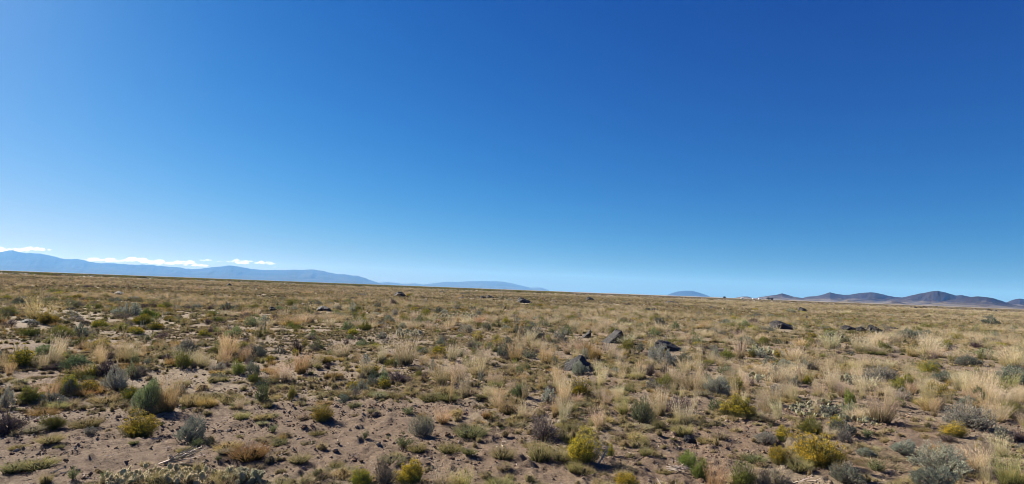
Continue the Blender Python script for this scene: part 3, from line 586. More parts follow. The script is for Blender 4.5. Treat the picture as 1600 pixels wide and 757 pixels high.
ROCKS = [  # cx, foot y, width, height, style, label, landmark name
 (905, 581, 62, 26, 'pyr', 'dark pyramid-shaped boulder behind a pale sagebrush', 'the pyramid-shaped dark boulder'),
 (954, 537, 38, 26, 'slab', 'long boulder tilted like a slab with pale lichened top', 'the tilted slab boulder'),
 (914, 529, 20, 16, 'slab', 'small leaning dark rock left of the tilted slab boulder', None),
 (1046, 549, 46, 18, 'wedge', 'black wedge boulder just behind the broad silver sagebrush', 'the black wedge boulder'),
 (1225, 515, 42, 15, 'wedge', 'long low grey boulder sloping down to the right', 'the long sloping grey boulder'),
 (1255, 489, 18, 10, 'round', 'rounded grey-black boulder beyond the long sloping grey boulder', 'the rounded grey-black boulder'),
 (1238, 484, 10, 3.5, 'flat', 'small flat rock just left of the rounded grey-black boulder', None),
 (1262, 499, 7, 6, 'round', 'small upright dark stone in front of the rounded grey-black boulder', None),
 (1326, 517, 26, 9, 'flat', 'left low rock of the dark outcrop in pale grass', None),
 (1347, 519, 16, 9, 'round', 'middle rock of the dark outcrop in pale grass', None),
 (1371, 520, 30, 13, 'wedge', 'right and highest rock of the dark outcrop in pale grass', 'the dark rock outcrop'),
 (1397, 515, 16, 5, 'flat', 'small flat rock at right end of the dark outcrop', None),
 (625, 464, 18, 9, 'round', 'big blocky dark boulder far off below the gap between ranges', 'the big far blocky boulder'),
 (820, 474, 26, 10, 'wedge', 'black boulder with right-sloping top in the far grass', 'the far right-sloping black boulder'),
 (507, 487, 28, 10, 'round', 'broad dark boulder behind a small grey sagebrush, left of centre', 'the broad dark boulder'),
 (482, 477, 9, 8, 'slab', 'small leaning reddish-black rock left of the broad dark boulder', None),
 (426, 486, 14, 7, 'round', 'purplish rock half hidden in grass, left of centre', None),
 (186, 461, 22, 6, 'flat', 'low black rock slab with sagebrush before it, far left', 'the low black rock slab'),
 (357, 448, 13, 6, 'pyr', 'small black pointed rock near the horizon under the clouds', 'the black pointed horizon rock'),
 (665, 460, 6, 4, 'pyr', 'tiny pointed dark rock right of the big far blocky boulder', None),
 (691, 457, 9, 3, 'flat', 'thin flat dark rock near the horizon below the middle range', None),
 (722, 468, 13, 4, 'flat', 'flat dark rock left of the grey boulder beyond mid-plain', None),
 (755, 467, 13, 5, 'round', 'grey lichened boulder left of a black one beyond mid-plain', None),
 (766, 466, 12, 5, 'wedge', 'black rock touching the grey lichened boulder beyond mid-plain', None),
 (922, 470, 13, 7, 'round', 'greenish lichened dark rock nearest the horizon at centre right', None),
 (1014, 486, 12, 5, 'wedge', 'left of two touching black rocks in the far grass', None),
 (1024, 486, 12, 5, 'round', 'right of two touching black rocks in the far grass', None),
 (1050, 474, 18, 4, 'flat', 'flat dark rock below the blue dome-shaped mountain', 'the flat rock below dome mountain'),
 (1113, 482, 13, 3.5, 'flat', 'flat dark rock far off below the white sheds', None),
 (1546, 486, 8, 3, 'round', 'smaller of two dark rocks under the right-hand hills', None),
 (1558, 488, 10, 4, 'pyr', 'larger of two dark rocks under the right-hand hills', 'the dark rocks under right hills'),
 (1431, 482, 6, 3, 'round', 'tiny dark rock under the highest right-hand hill', None),
 (1078, 693, 22, 12, 'round', 'dark crusted stone half sunk in bare soil at centre right', None),
 (1445, 481, 8, 2.5, 'flat', 'tiny flat rock right of another under the highest hill', None),
 (45, 505, 26, 6, 'flat', 'low black rock in the grass near the left edge', None),
]

def place_world(cx, fy, wpx, hpx, shift=.32):
    """foot pixel -> ground point, width and height in metres"""
    p = to_ground(np.array([cx]), np.array([min(fy, 1e9)]))[0]
    dep = float((p - CAM) @ _f); wm = wpx * dep / F0; hm = hpx * dep / F0
    q = np.array([p[0], p[1]]); q = q * (1 + shift * wm / np.linalg.norm(q))
    dep2 = dep + shift * wm
    return np.array([q[0], q[1], float(height(q[0], q[1]))]), wm * dep2 / dep, hm

# records of individual plants: kind, position, scale xyz, px, py, label/landmark
REC = []
for it in ITEMS:
    k, cx, fy, wp, hp = it[:5]; lm = it[5] if len(it) > 5 else None
    pos, wm, hm = place_world(cx, fy, wp, hp)
    pk = KIND[k][0]
    # height seen from above includes part of the crown's depth
    el = math.atan2(CAM[2], np.hypot(pos[0], pos[1])); hm2 = max(hm - .22 * wm * math.sin(el), hm * .6)
    sx = wm / PWD[pk]; sz = hm2 / PH[pk]; sy = min(sx, sz * 2.2) if pk != 'straw' else sx
    sz = min(max(sz, sx * (.85 if pk == 'low' else .6)), sx * 3.0)
    REC.append(dict(k=k, pos=pos, s=(sx, sy, sz), px=cx, py=fy - hp / 2, size=wp, lm=lm, hand=True))

# ------------------------------------------------------------------ everything else that grows: drawn from patchy densities on the ground
def band(r0, r1, dens, a0=-46, a1=46):
    a0, a1 = math.radians(a0), math.radians(a1)
    n = int((a1 - a0) * .5 * (r1 * r1 - r0 * r0) * dens)
    r = np.sqrt(r0 * r0 + rng.random(n) * (r1 * r1 - r0 * r0)); a = a0 + (a1 - a0) * rng.random(n)
    return r * np.sin(a), r * np.cos(a)
HP = [[q['pos'][0], q['pos'][1], q['s'][0] * .5] for q in REC]
for r_ in ROCKS:      # nothing tall grows out of a boulder or hides its sunny foot
    p_, w_, h_ = place_world(*r_[:4], .3); n_ = np.hypot(p_[0], p_[1])
    for t_ in (0, .7, 1.5, 2.4): HP.append([p_[0] * (1 - t_ * w_ / n_), p_[1] * (1 - t_ * w_ / n_), w_ * .62])
HP = np.array(HP)
def clear_of_hand(x, y, f=.75):
    ok = np.ones(len(x), bool)
    for hx, hy, hr in HP: ok &= (x - hx) ** 2 + (y - hy) ** 2 > (hr * f) ** 2
    return ok
SC = []      # kind key, x, y, sx, sy, sz
def add_sc(k, x, y, wid, hgt, clear=True):
    if clear:
        ok = clear_of_hand(x, y); x, y, wid, hgt = x[ok], y[ok], wid[ok], hgt[ok]
    SC.append((k, x, y, wid, hgt))
def pick(x, y, p):
    m = rng.random(len(x)) < p; return x[m], y[m]
def lr(x, y):          # 0 left .. 1 right of the view
    return np.clip(np.degrees(np.arctan2(x, y)) / 84 + .5, 0, 1)
def ln(n, m, s): return m * np.exp(rng.normal(size=n) * s)
# 4-22 m: low tufts
x, y = band(4.2, 22, 58); c = cover_world(x, y); g = fbm(x / 1.3, y / 1.3, 71, 3)
x, y = pick(x, y, (c ** 1.2 * .85 + .20) * np.clip((g - .38) * 6, .06, 1)); n = len(x); add_sc('low', x, y, ln(n, .115, .5), ln(n, .062, .35))
x, y = band(4.2, 22, 6); c = cover_world(x, y); g = fbm(x / 2.2, y / 2.2, 75, 3)
x, y = pick(x, y, c * .8 * np.clip((g - .4) * 5, 0, 1)); n = len(x); add_sc('olive', x, y, ln(n, .17, .3), ln(n, .12, .25))
x, y = band(7.0, 22, 5.5); c = cover_world(x, y); g = fbm(x / 3, y / 3, 77, 3)
x, y = pick(x, y, c * np.clip((g - .445 + .26 * (lr(x, y) - .42)) * 7, .04, 1)); n = len(x); add_sc('straw', x, y, ln(n, .17, .35), ln(n, .24, .35))
x, y = band(8, 22, .6); c = cover_world(x, y); x, y = pick(x, y, c); n = len(x); add_sc('sagedk', x, y, ln(n, .26, .3), ln(n, .18, .25))
x, y = band(8, 22, .4); c = cover_world(x, y); x, y = pick(x, y, c); n = len(x); add_sc('rab', x, y, ln(n, .26, .3), ln(n, .18, .25))
x, y = band(8, 22, .4); c = cover_world(x, y); x, y = pick(x, y, c); n = len(x); add_sc('dry', x, y, ln(n, .24, .3), ln(n, .15, .25))
x, y = band(4.2, 14, .8); x, y = pick(x, y, np.full(len(x), .8)); n = len(x); add_sc('herb', x, y, ln(n, .06, .35), ln(n, .045, .25))
# 22-80 m
x, y = band(22, 80, 10); g = fbm(x / 3, y / 3, 81, 3); x, y = pick(x, y, np.clip((g - .3) * 4, .15, 1)); n = len(x); add_sc('low', x, y, ln(n, .30, .4), ln(n, .12, .3))
x, y = band(22, 80, 3.4); g = fbm(x / 6, y / 6, 83, 3); x, y = pick(x, y, np.clip((g - .42 + .12 * (lr(x, y) - .4)) * 6, .05, 1)); n = len(x); add_sc('straw', x, y, ln(n, .30, .35), ln(n, .26, .35))
x, y = band(22, 80, 1.4); n = len(x); add_sc('olive', x, y, ln(n, .32, .3), ln(n, .2, .25))
x, y = band(22, 80, .28); n = len(x); add_sc('sagedk', x, y, ln(n, .42, .4), ln(n, .26, .25))
x, y = band(22, 80, .22); n = len(x); add_sc('rab', x, y, ln(n, .40, .4), ln(n, .26, .25))
x, y = band(22, 80, .22); n = len(x); add_sc('drydk', x, y, ln(n, .36, .4), ln(n, .22, .25))
# 80-320 m
x, y = band(80, 320, .8); n = len(x); add_sc('low', x, y, ln(n, .75, .4), ln(n, .22, .3), False)
x, y = band(80, 320, .6); g = fbm(x / 20, y / 20, 85, 3); x, y = pick(x, y, np.clip((g - .35) * 4, .1, 1)); n = len(x); add_sc('straw', x, y, ln(n, .7, .35), ln(n, .38, .3), False)
x, y = band(80, 320, .09); n = len(x); add_sc('sagedk', x, y, ln(n, .62, .45), ln(n, .38, .25), False)
x, y = band(80, 320, .05); n = len(x); add_sc('rab', x, y, ln(n, .8, .3), ln(n, .36, .25), False)
x, y = band(80, 320, .07); n = len(x); add_sc('drydk', x, y, ln(n, .6, .45), ln(n, .32, .25), False)
# 320-1500 m
x, y = band(320, 1500, .018); n = len(x); add_sc('sagedk', x, y, ln(n, 1.4, .5), ln(n, .5, .25), False)
x, y = band(320, 1500, .014); n = len(x); add_sc('drydk', x, y, ln(n, 1.4, .5), ln(n, .45, .25), False)
x, y = band(320, 1500, .010); n = len(x); add_sc('low', x, y, ln(n, 2.4, .4), ln(n, .4, .25), False)
x, y = band(320, 1700, .012, -46, 6); n = len(x); add_sc('rabdk', x, y, ln(n, 2.4, .4), ln(n, .85, .3), False)

# split: the largest in the picture become objects of their own, the rest one mass per kind
VARIANTS = {'low': ['low', 'low', 'lowye'], 'olive': ['olive', 'olivedk', 'orange'], 'straw': ['straw', 'strawpl', 'strawor'],
            'sagedk': ['sagedk', 'sage', 'sagegr'], 'rab': ['rab', 'rabgr', 'rabdk'], 'dry': ['dry', 'drydk'], 'drydk': ['drydk', 'dry'], 'herb': ['herb'], 'rabdk': ['rabdk', 'rab']}
CAP = {'grass_tuft': 290, 'bunch_grass': 280, 'sagebrush': 280, 'rabbitbrush': 280, 'dry_shrub': 200, 'desert_herb': 80}
used = {}
for q in REC: used[KIND[q['k']][1]] = used.get(KIND[q['k']][1], 0) + 1
MASS = {}    # prototype kind -> lists
cand = {}
for k, x, y, wd, hg in SC:
    px, py = project(np.stack([x, y, height(x, y)], -1)); dist = np.hypot(x, y)
    size = wd / dist * F0 * ((px > 4) & (px < 1596) & (py < 752))
    cand.setdefault(KIND[k][1], []).append((np.array([k] * len(x)), x, y, wd, hg, size, px, py))
for name, lst in cand.items():
    K, X, Y, Wd, Hg, S, PX, PY = [np.concatenate([l[i] for l in lst]) for i in range(8)]
    order = np.argsort(-S); room = max(0, CAP[name] - used.get(name, 0))
    big = [i for i in order[:room] if S[i] > 5]
    rest = np.ones(len(X), bool); rest[big] = False
    for i in big:
        vs = VARIANTS[K[i]]; f = lr(X[i], Y[i])
        if K[i] == 'straw': kk = 'strawpl' if rng.random() < f * .8 else ('strawor' if rng.random() < .5 * (1 - f) else 'straw')
        elif K[i] == 'olive': kk = 'orange' if rng.random() < .35 * (1 - f) else ('olivedk' if rng.random() < .4 else 'olive')
        else: kk = vs[rng.integers(len(vs))]
        pk = KIND[kk][0]; sx = Wd[i] / PWD[pk]; sz = Hg[i] / PH[pk]
        REC.append(dict(k=kk, pos=np.array([X[i], Y[i], float(height(X[i], Y[i]))]), s=(sx, sx, sz), px=float(PX[i]), py=float(PY[i]), size=float(S[i]), lm=None, hand=False))
    for k in set(K[rest]):
        m = rest & (K == k); MASS.setdefault(KIND[k][0], []).append((X[m], Y[m], Wd[m], Hg[m], np.array([k] * m.sum())))

# ------------------------------------------------------------------ landmarks and labels
LM = [(q['px'], q['py'], q['lm'].replace('the ', '', 1)) for q in REC if q['lm']]
LM += [(r[0], r[1] - r[3] / 2, r[6].replace('the ', '', 1)) for r in ROCKS if r[6]]
LM += [(1296, 640, 'big prickly pear patch'), (285, 722, 'bundle of dead pale branches'), (712, 495, 'pale prickly pear strip')]
ORD = ['nearest', 'second', 'third', 'fourth', 'fifth', 'sixth', 'seventh', 'eighth', 'ninth', 'tenth'] + [f'{n}th' for n in range(11, 200)]
def relation(q, own=None):
    best = None
    for lx, ly, nm in LM:
        if nm == own: continue
        d = math.hypot((q['px'] - lx), (q['py'] - ly) * 2.2)
        if best is None or d < best[0]: best = (d, lx, ly, nm)
    d, lx, ly, nm = best; dx = q['px'] - lx; dy = (q['py'] - ly) * 2.2
    rel = ('right of' if dx > 0 else 'left of') if abs(dx) > abs(dy) else ('in front of' if dy > 0 else 'behind')
    return rel, nm, d
buckets = {}
for q in REC:
    own = q['lm'].replace('the ', '', 1) if q['lm'] else None
    q['rel'], q['near'], q['d'] = relation(q, own)
    if not own: buckets.setdefault((KIND[q['k']][5], q['rel'], q['near']), []).append(q)
for (nm, rel, near), qs in buckets.items():
    qs.sort(key=lambda q: q['d'])
    for i, q in enumerate(qs):
        o_ = '' if len(qs) == 1 else (', ' + ORD[i] + ' one')
        q['label'] = f'{nm}{o_ if o_ else ","} {rel} the {near}'
for q in REC:
    if q['lm']:
        own = q['lm'].replace('the ', '', 1)
        q['label'] = f"{own}, {q['rel']} the {q['near']}"
        if len(q['label'].split()) > 16: q['label'] = own + ', ' + q['rel'] + ' the ' + ' '.join(q['near'].split()[:5])

# ------------------------------------------------------------------ individual plants
made = {}
for q in REC:
    k = q['k']; pk, name, cat, group, tint, _ = KIND[k]
    if q['hand'] and q['size'] >= 34 and pk in ('sage', 'rabbit'): pk += 'F'
    v = int(rng.integers(len(PROT[pk]))); parts = PROT[pk][v]
    jit = 1 + (rng.random(3) - .5) * .12; colr = (*[t * j for t, j in zip(tint, jit)], 1)
    rz = rng.random() * 6.283
    big = q['size'] >= 12 and len(parts) > 1
    sx, sy, sz = q['s']
    if not q['hand'] or abs(sy - sx) < 1e-6: pass
    else: rz = rng.normal() * .15
    if len(parts) == 1:
        o = obj(name, list(parts.values())[0]); o.color = colr
    elif big:
        o = obj(name, None); o.empty_display_size = .2
        for pn, me in parts.items():
            c = obj(pn, me, o); c.color = colr
            if pn == 'bloom':
                if k in ('rabgr', 'rabdk') and rng.random() < .5: c.scale = (.97, .97, .97); c.color = (.62, .75, 1.2, 1)
                elif k == 'rab': c.color = (.75, .8, .9, 1)
                else: c.color = (1.5, 1.28, .8, 1)
            if pn == 'woody_base' and pk != 'dry': c.color = (1, 1, 1, 1)
    else:
        key = (pk, v)
        if key not in made:
            made[key] = merged(pk, 500 + v, .55)
        o = obj(name, made[key]); o.color = colr
    o.location = q['pos']; tl_ = .13 if pk == 'straw' else .05
    o.rotation_euler = (rng.normal() * tl_, rng.normal() * tl_, rz); o.scale = (sx, sy, sz)
    tag(o, q['label'], cat, group, 'thing')

# ------------------------------------------------------------------ the masses (geometry-node instances of small prototypes)
def stuff_scatter(name, label, meshes, pos, rot, scl, idx):
    pc = bpy.data.collections.new(name + '_kinds')
    for i, me in enumerate(meshes):
        o = bpy.data.objects.new(f'{name}_kind_{i:02d}', me); pc.objects.link(o)
    me = bpy.data.meshes.new(name); n = len(pos); me.vertices.add(n); me.vertices.foreach_set('co', pos.ravel().astype(np.float32))
    a = me.attributes.new('rot', 'FLOAT_VECTOR', 'POINT'); a.data.foreach_set('vector', rot.ravel().astype(np.float32))
    a = me.attributes.new('scl', 'FLOAT_VECTOR', 'POINT'); a.data.foreach_set('vector', scl.ravel().astype(np.float32))
    a = me.attributes.new('pick', 'INT', 'POINT'); a.data.foreach_set('value', idx.astype(np.int32))
    o = obj(name, me); tag(o, label, None, None, 'stuff')
    g = bpy.data.node_groups.new(name, 'GeometryNodeTree')
    g.interface.new_socket('Geometry', in_out='INPUT', socket_type='NodeSocketGeometry')
    g.interface.new_socket('Geometry', in_out='OUTPUT', socket_type='NodeSocketGeometry')
    N, Lk = g.nodes, g.links
    gi = N.new('NodeGroupInput'); go = N.new('NodeGroupOutput'); ip = N.new('GeometryNodeInstanceOnPoints')
    ci = N.new('GeometryNodeCollectionInfo'); ci.inputs['Collection'].default_value = pc
    ci.inputs['Separate Children'].default_value = True; ci.inputs['Reset Children'].default_value = True
    def att(nm, t):
        a = N.new('GeometryNodeInputNamedAttribute'); a.data_type = t; a.inputs['Name'].default_value = nm; return a.outputs['Attribute']
    Lk.new(gi.outputs[0], ip.inputs['Points']); Lk.new(ci.outputs[0], ip.inputs['Instance']); ip.inputs['Pick Instance'].default_value = True
    Lk.new(att('pick', 'INT'), ip.inputs['Instance Index']); Lk.new(att('rot', 'FLOAT_VECTOR'), ip.inputs['Rotation']); Lk.new(att('scl', 'FLOAT_VECTOR'), ip.inputs['Scale'])
    Lk.new(ip.outputs[0], go.inputs[0])
    md = o.modifiers.new('scatter', 'NODES'); md.node_group = g
    return o
def recolour(me, tint):
    m2 = me.copy(); a = m2.color_attributes['tint']; n = len(m2.vertices); b = np.empty(n * 4, np.float32)
    a.data.foreach_get('color', b); b = b.reshape(-1, 4); b[:, :3] *= np.array(tint, np.float32); a.data.foreach_set('color', b.ravel()); return m2
MASSNAME = {'low': ('low_grass', 'low curly olive and straw grass tufts covering the plain'),
            'olive': ('tussock_grass', 'rounded olive tussocks scattered over the plain'),
            'straw': ('dry_grass', 'tall straw-coloured dry grass covering the plain'),
            'sage': ('distant_sagebrush_cover', 'grey-green sagebrush scrub dotting the distant plain'),
            'rabbit': ('distant_rabbitbrush_cover', 'olive rabbitbrush scrub dotting the distant plain'),
            'dry': ('distant_dry_scrub', 'dark leafless scrub dotting the distant plain'),
            'herb': ('ground_herbs', 'tiny green herbs scattered on the bare soil')}
MT = {'low': [(.88, .84, .78), (1.08, 1.04, .88), (1.22, 1.16, 1.02), (1.38, 1.31, 1.2)], 'olive': [(1, 1, 1), (.75, .8, .8), (1.2, .95, .7)],
      'straw': [(.95, .86, .74), (1, .98, .94), (1.1, 1.1, 1.06), (1.2, 1.19, 1.15)], 'sage': [(.62, .68, .66), (.9, .9, .9), (.68, .78, .5)],
      'rabbit': [(.9, .8, .8), (1, 1, 1), (.85, 1.05, .8)], 'dry': [(.66, .62, .7), (1, 1, 1)], 'herb': [(1, 1, 1)]}
for pk, lst in MASS.items():
    X, Y, Wd, Hg, KK = [np.concatenate([l[i] for l in lst]) for i in range(5)]
    n = len(X); dist = np.hypot(X, Y); tn = len(MT[pk]); bases = [merged(pk, 900 + v, d) for v, d in ((0, .6), (1, .6), (2, .25), (3, .12))]
    meshes = [recolour(b, t) for b in bases for t in MT[pk]]
    lod = np.where(dist < 16, rng.integers(0, 2, n), np.where(dist < 60, 2, 3))
    f = lr(X, Y)
    if pk in ('straw', 'low'): ti = np.clip(np.floor(f * 3.2 + rng.normal(size=n) * .9), 0, tn - 1).astype(int)
    else: ti = rng.integers(0, tn, n)
    # where the blades are few they are wider: compensate by scale
    pos = np.stack([X, Y, height(X, Y)], -1)
    rot = np.stack([rng.normal(size=n) * .13, rng.normal(size=n) * .13, rng.random(n) * 6.283], -1)
    scl = np.stack([Wd / PWD[pk], Wd / PWD[pk], Hg / PH[pk]], -1)
    stuff_scatter(MASSNAME[pk][0], MASSNAME[pk][1], meshes, pos, rot, scl, lod * tn + ti)

# clods, pebbles and twigs lying on the near soil
def ico(sub=1):
    import bmesh
    bm = bmesh.new(); bmesh.ops.create_icosphere(bm, subdivisions=sub, radius=1)
    v = np.array([x.co[:] for x in bm.verts]); f = np.array([[q.index for q in p.verts] for p in bm.faces]); bm.free(); return v, f
def clod(seed, c):
    r = np.random.default_rng(seed); v, f = ico(1 if seed < 90 else 2)
    v = v * (1 + (fbm(v[:, 0] * 1.7 + seed, v[:, 1] * 1.7 + v[:, 2] * 2.1, seed, 3) - .5)[:, None] * 1.1) * np.array([1, .8, .55])
    mb = MB(); mb.add(v * .5, [f], vary(c, len(v), .12, r)); return mb.mesh('clod', M_CLOD)
cl = [clod(60 + i, c) for i, c in enumerate([(.165, .112, .075), (.20, .14, .094), (.14, .095, .064), (.27, .213, .155)])]
x, y = [np.concatenate(q) for q in zip(band(4.0, 11, 520), band(11, 20, 160))]; g = fbm(x / .7, y / .7, 93, 3); x, y = pick(x, y, np.clip((g - .42) * 6, .2, 1)); n = len(x)
s = ln(n, .019, .55); stuff_scatter('soil_clods', 'small clods and pebbles of brown soil on the bare ground', cl, np.stack([x, y, height(x, y)], -1),
    rng.normal(size=(n, 3)) * np.array([.3, .3, 3]), np.stack([s, s, s], -1), rng.integers(0, len(cl), n))
def twig(seed, c):
    r = np.random.default_rng(seed); mb = MB(); n = 3
    p0 = np.zeros((n, 3)); p0[:, 2] = .03; a = r.normal(size=n) * .5; L = np.array([1, .55, .4]) * .5
    p0[1:] = np.array([[.2, 0, .03], [-.1, 0, .03]]); p2 = p0 + np.stack([np.cos(a) * L, np.sin(a) * L, r.random(n) * .1], -1)
    tubes(mb, p0, (p0 + p2) / 2 + r.normal(size=(n, 3)) * .03, p2, np.full(n, .03), np.full(n, .012), vary(c, n, .2, r)); return mb.mesh('twig', M_WOOD)
tw = [twig(80 + i, c) for i, c in enumerate([(.32, .27, .22), (.40, .35, .28), (.46, .39, .27), (.2, .16, .13)])]
x, y = [np.concatenate(q) for q in zip(band(4.0, 11, 170), band(11, 20, 50))]; g = fbm(x / 1.2, y / 1.2, 97, 3); x, y = pick(x, y, np.clip((g - .35) * 3, .1, 1)); n = len(x)
s = ln(n, .06, .55); stuff_scatter('twig_litter', 'dry grey twigs and straw scattered on the soil', tw, np.stack([x, y, height(x, y) + .004], -1),
    np.stack([rng.normal(size=n) * .12, rng.normal(size=n) * .12, rng.random(n) * 6.28], -1), np.stack([s, s, s * .6], -1), rng.integers(0, len(tw), n))

# ------------------------------------------------------------------ boulders
def boulder(seed, style):
    r = np.random.default_rng(seed); v, f = ico(4)
    pl = {'pyr': [((.42, -.25, .8), .30), ((-.5, -.2, .8), .30), ((-.1, -.65, .7), .34), ((.9, 0, .3), .7), ((-.95, 0, .2), .75)],
          'slab': [((-.42, -.12, .88), .10), ((.97, -.1, .12), .66), ((.05, -1, .02), .30), ((-.5, -.8, .1), .45), ((0, 1, 0), .34)],
          'wedge': [((.30, -.15, .92), .22), ((-.85, -.3, .35), .55), ((.05, -.95, .25), .36), ((-.35, -.3, .85), .40), ((.5, -.6, .5), .46)],
          'round': [((.12, -.2, .95), .34), ((-.45, -.3, .75), .44), ((.75, -.35, .35), .60), ((-.9, -.3, .15), .62), ((0, -.95, .15), .42), ((.5, .1, .8), .46)],
          'flat': [((.1, -.1, .98), .16), ((-.25, -.2, .92), .22), ((.1, -.95, .2), .40), ((.4, -.2, .85), .3)]}[style]
    pl = pl + [(unit(r.normal(size=3)), .58 + .18 * r.random()) for _ in range(7)]
    sc = np.ones(len(v)) * .85
    for nrm, dd in pl:
        nrm = unit(np.array(nrm)); cs = v @ nrm; m = cs > .02; sc[m] = np.minimum(sc[m], dd / cs[m])
    v = v * sc[:, None]
    nz = fbm(v[:, 0] * 3 + seed, v[:, 1] * 3 + v[:, 2] * 2.3, seed, 4) - .5; n2 = fbm(v[:, 0] * 11 + seed, v[:, 2] * 11 + v[:, 1] * 7, seed + 5, 3) - .5
    v = v * (1 + nz * .30 + n2 * .10)[:, None]
    lo, hi = v.min(0), v.max(0); v = v - np.array([(lo[0] + hi[0]) / 2, (lo[1] + hi[1]) / 2, 0])
    v[:, 0] /= (hi[0] - lo[0]); v[:, 1] *= .72 / (hi[1] - lo[1]); v[:, 2] /= hi[2]
    mb = MB(); mb.add(v, [f], (1, 1, 1)); return mb.mesh('boulder', M_ROCK)
for i, (cx, fy, wp, hp, st, lab, _) in enumerate(ROCKS):
    pos, wm, hm = place_world(cx, fy, wp, hp, .3)
    o = obj('boulder', boulder(300 + i, st)); o.location = pos; o.scale = (wm * (1.12 if st in ('slab', 'pyr') else 1.08), max(wm * .8, .1), hm * (.84 if st in ('slab', 'pyr') else .88))
    o.rotation_euler = (0, 0, rng.normal() * .12)
    if 'grey' in lab or 'lichen' in lab: o.color = (1.1, 1.08, 1.05, 1)
    tag(o, lab, 'rock', 'dark basalt boulders on the plain')

# ------------------------------------------------------------------ prickly pear patches, pad by pad
M_SPINE = plant_material('spine', .5, .1)
def pad_mesh(seed):
    r = np.random.default_rng(seed); v, f = ico(2); v = v * np.array([.40, .13, .5]); v[:, 0] *= 1 + .25 * v[:, 2]; v[:, 2] += .46
    mb = MB(); mb.add(v, [f], vary((.21, .22, .145), len(v), .12, r))
    n = 90; i = r.integers(0, len(v), n); nd = unit(unit(v[i] - np.array([0, 0, .46])) + r.normal(size=(n, 3)) * .5)
    ribbons(mb, v[i], nd, .2 + .2 * r.random(n), np.full(n, .03), np.zeros((n, 3)), vary((.36, .34, .26), n, .1, r), vary((.48, .45, .36), n, .1, r), r, 1, mat=1)
    return mb.mesh('pad', [M_PAD, M_SPINE])
PADS = [pad_mesh(20 + i) for i in range(4)]
def cactus(cx, fy, wp, hp, n, label, tint=(1, 1, 1), pad=.075):
    pos, wm, hm = place_world(cx, fy, wp, hp, .1)
    dep = np.hypot(pos[0], pos[1]); root = obj('prickly_pear', None); root.location = pos
    dy = max(hp * .72 * dep * dep / (F0 * CAM[2]), wm * .15)          # how far the patch reaches back
    ang = -math.atan2(pos[0], pos[1]); root.rotation_euler = (0, 0, ang)
    slope = .14
    for i in range(n):
        t = rng.random() * 2 - 1; u = rng.random()
        lx = t * wm / 2; ly = (u - .1) * dy * math.sqrt(max(1 - t * t, .08)) - t * slope * wm * .8
        wx = pos[0] + lx * math.cos(ang) - ly * math.sin(ang); wy = pos[1] + lx * math.sin(ang) + ly * math.cos(ang)
        s_ = pad * (.75 + .55 * rng.random()); lift = max(0, rng.random() - .45) * pad * 1.5
        c = obj('pad', PADS[rng.integers(4)], root); c.location = (lx, ly, float(height(wx, wy)) - pos[2] + lift - .01)
        c.rotation_euler = (rng.normal() * .45, rng.normal() * .5, rng.random() * 6.28); c.scale = (s_, s_, s_); c.color = (*tint, 1)
    tag(root, label, 'cactus', 'prickly pear patches on the plain')
cactus(1298, 656, 120, 34, 280, 'wide patch of spiny grey-green prickly pear pads left of the big plumed bunch grass', (1.3, 1.25, 1.15), .052)
cactus(268, 764, 190, 30, 290, 'pale spiny prickly pear clump cut by the bottom edge below dead branches', (1.6, 1.45, 1.25), .045)
cactus(712, 500, 76, 9, 70, 'thin pale strip of prickly pear in the middle distance', (1.5, 1.45, 1.35), .15)
cactus(640, 527, 40, 9, 50, 'short pale prickly pear strip behind the tall straw grass stand', (1.3, 1.25, 1.15), .12)
cactus(1205, 596, 66, 34, 110, 'scattered grey prickly pear patch behind the blue-green sagebrush', (1.3, 1.25, 1.15), .085)
cactus(1195, 556, 50, 10, 60, 'far small prickly pear patch right of the bright green bush', (1.3, 1.3, 1.2), .11)
cactus(1340, 604, 50, 14, 60, 'small loose prickly pear patch left of the wide silver sagebrush', (1.25, 1.2, 1.1), .08)
cactus(380, 757, 60, 12, 60, 'sparse green prickly pear pads along the bottom edge', (1.0, 1.0, .9), .06)

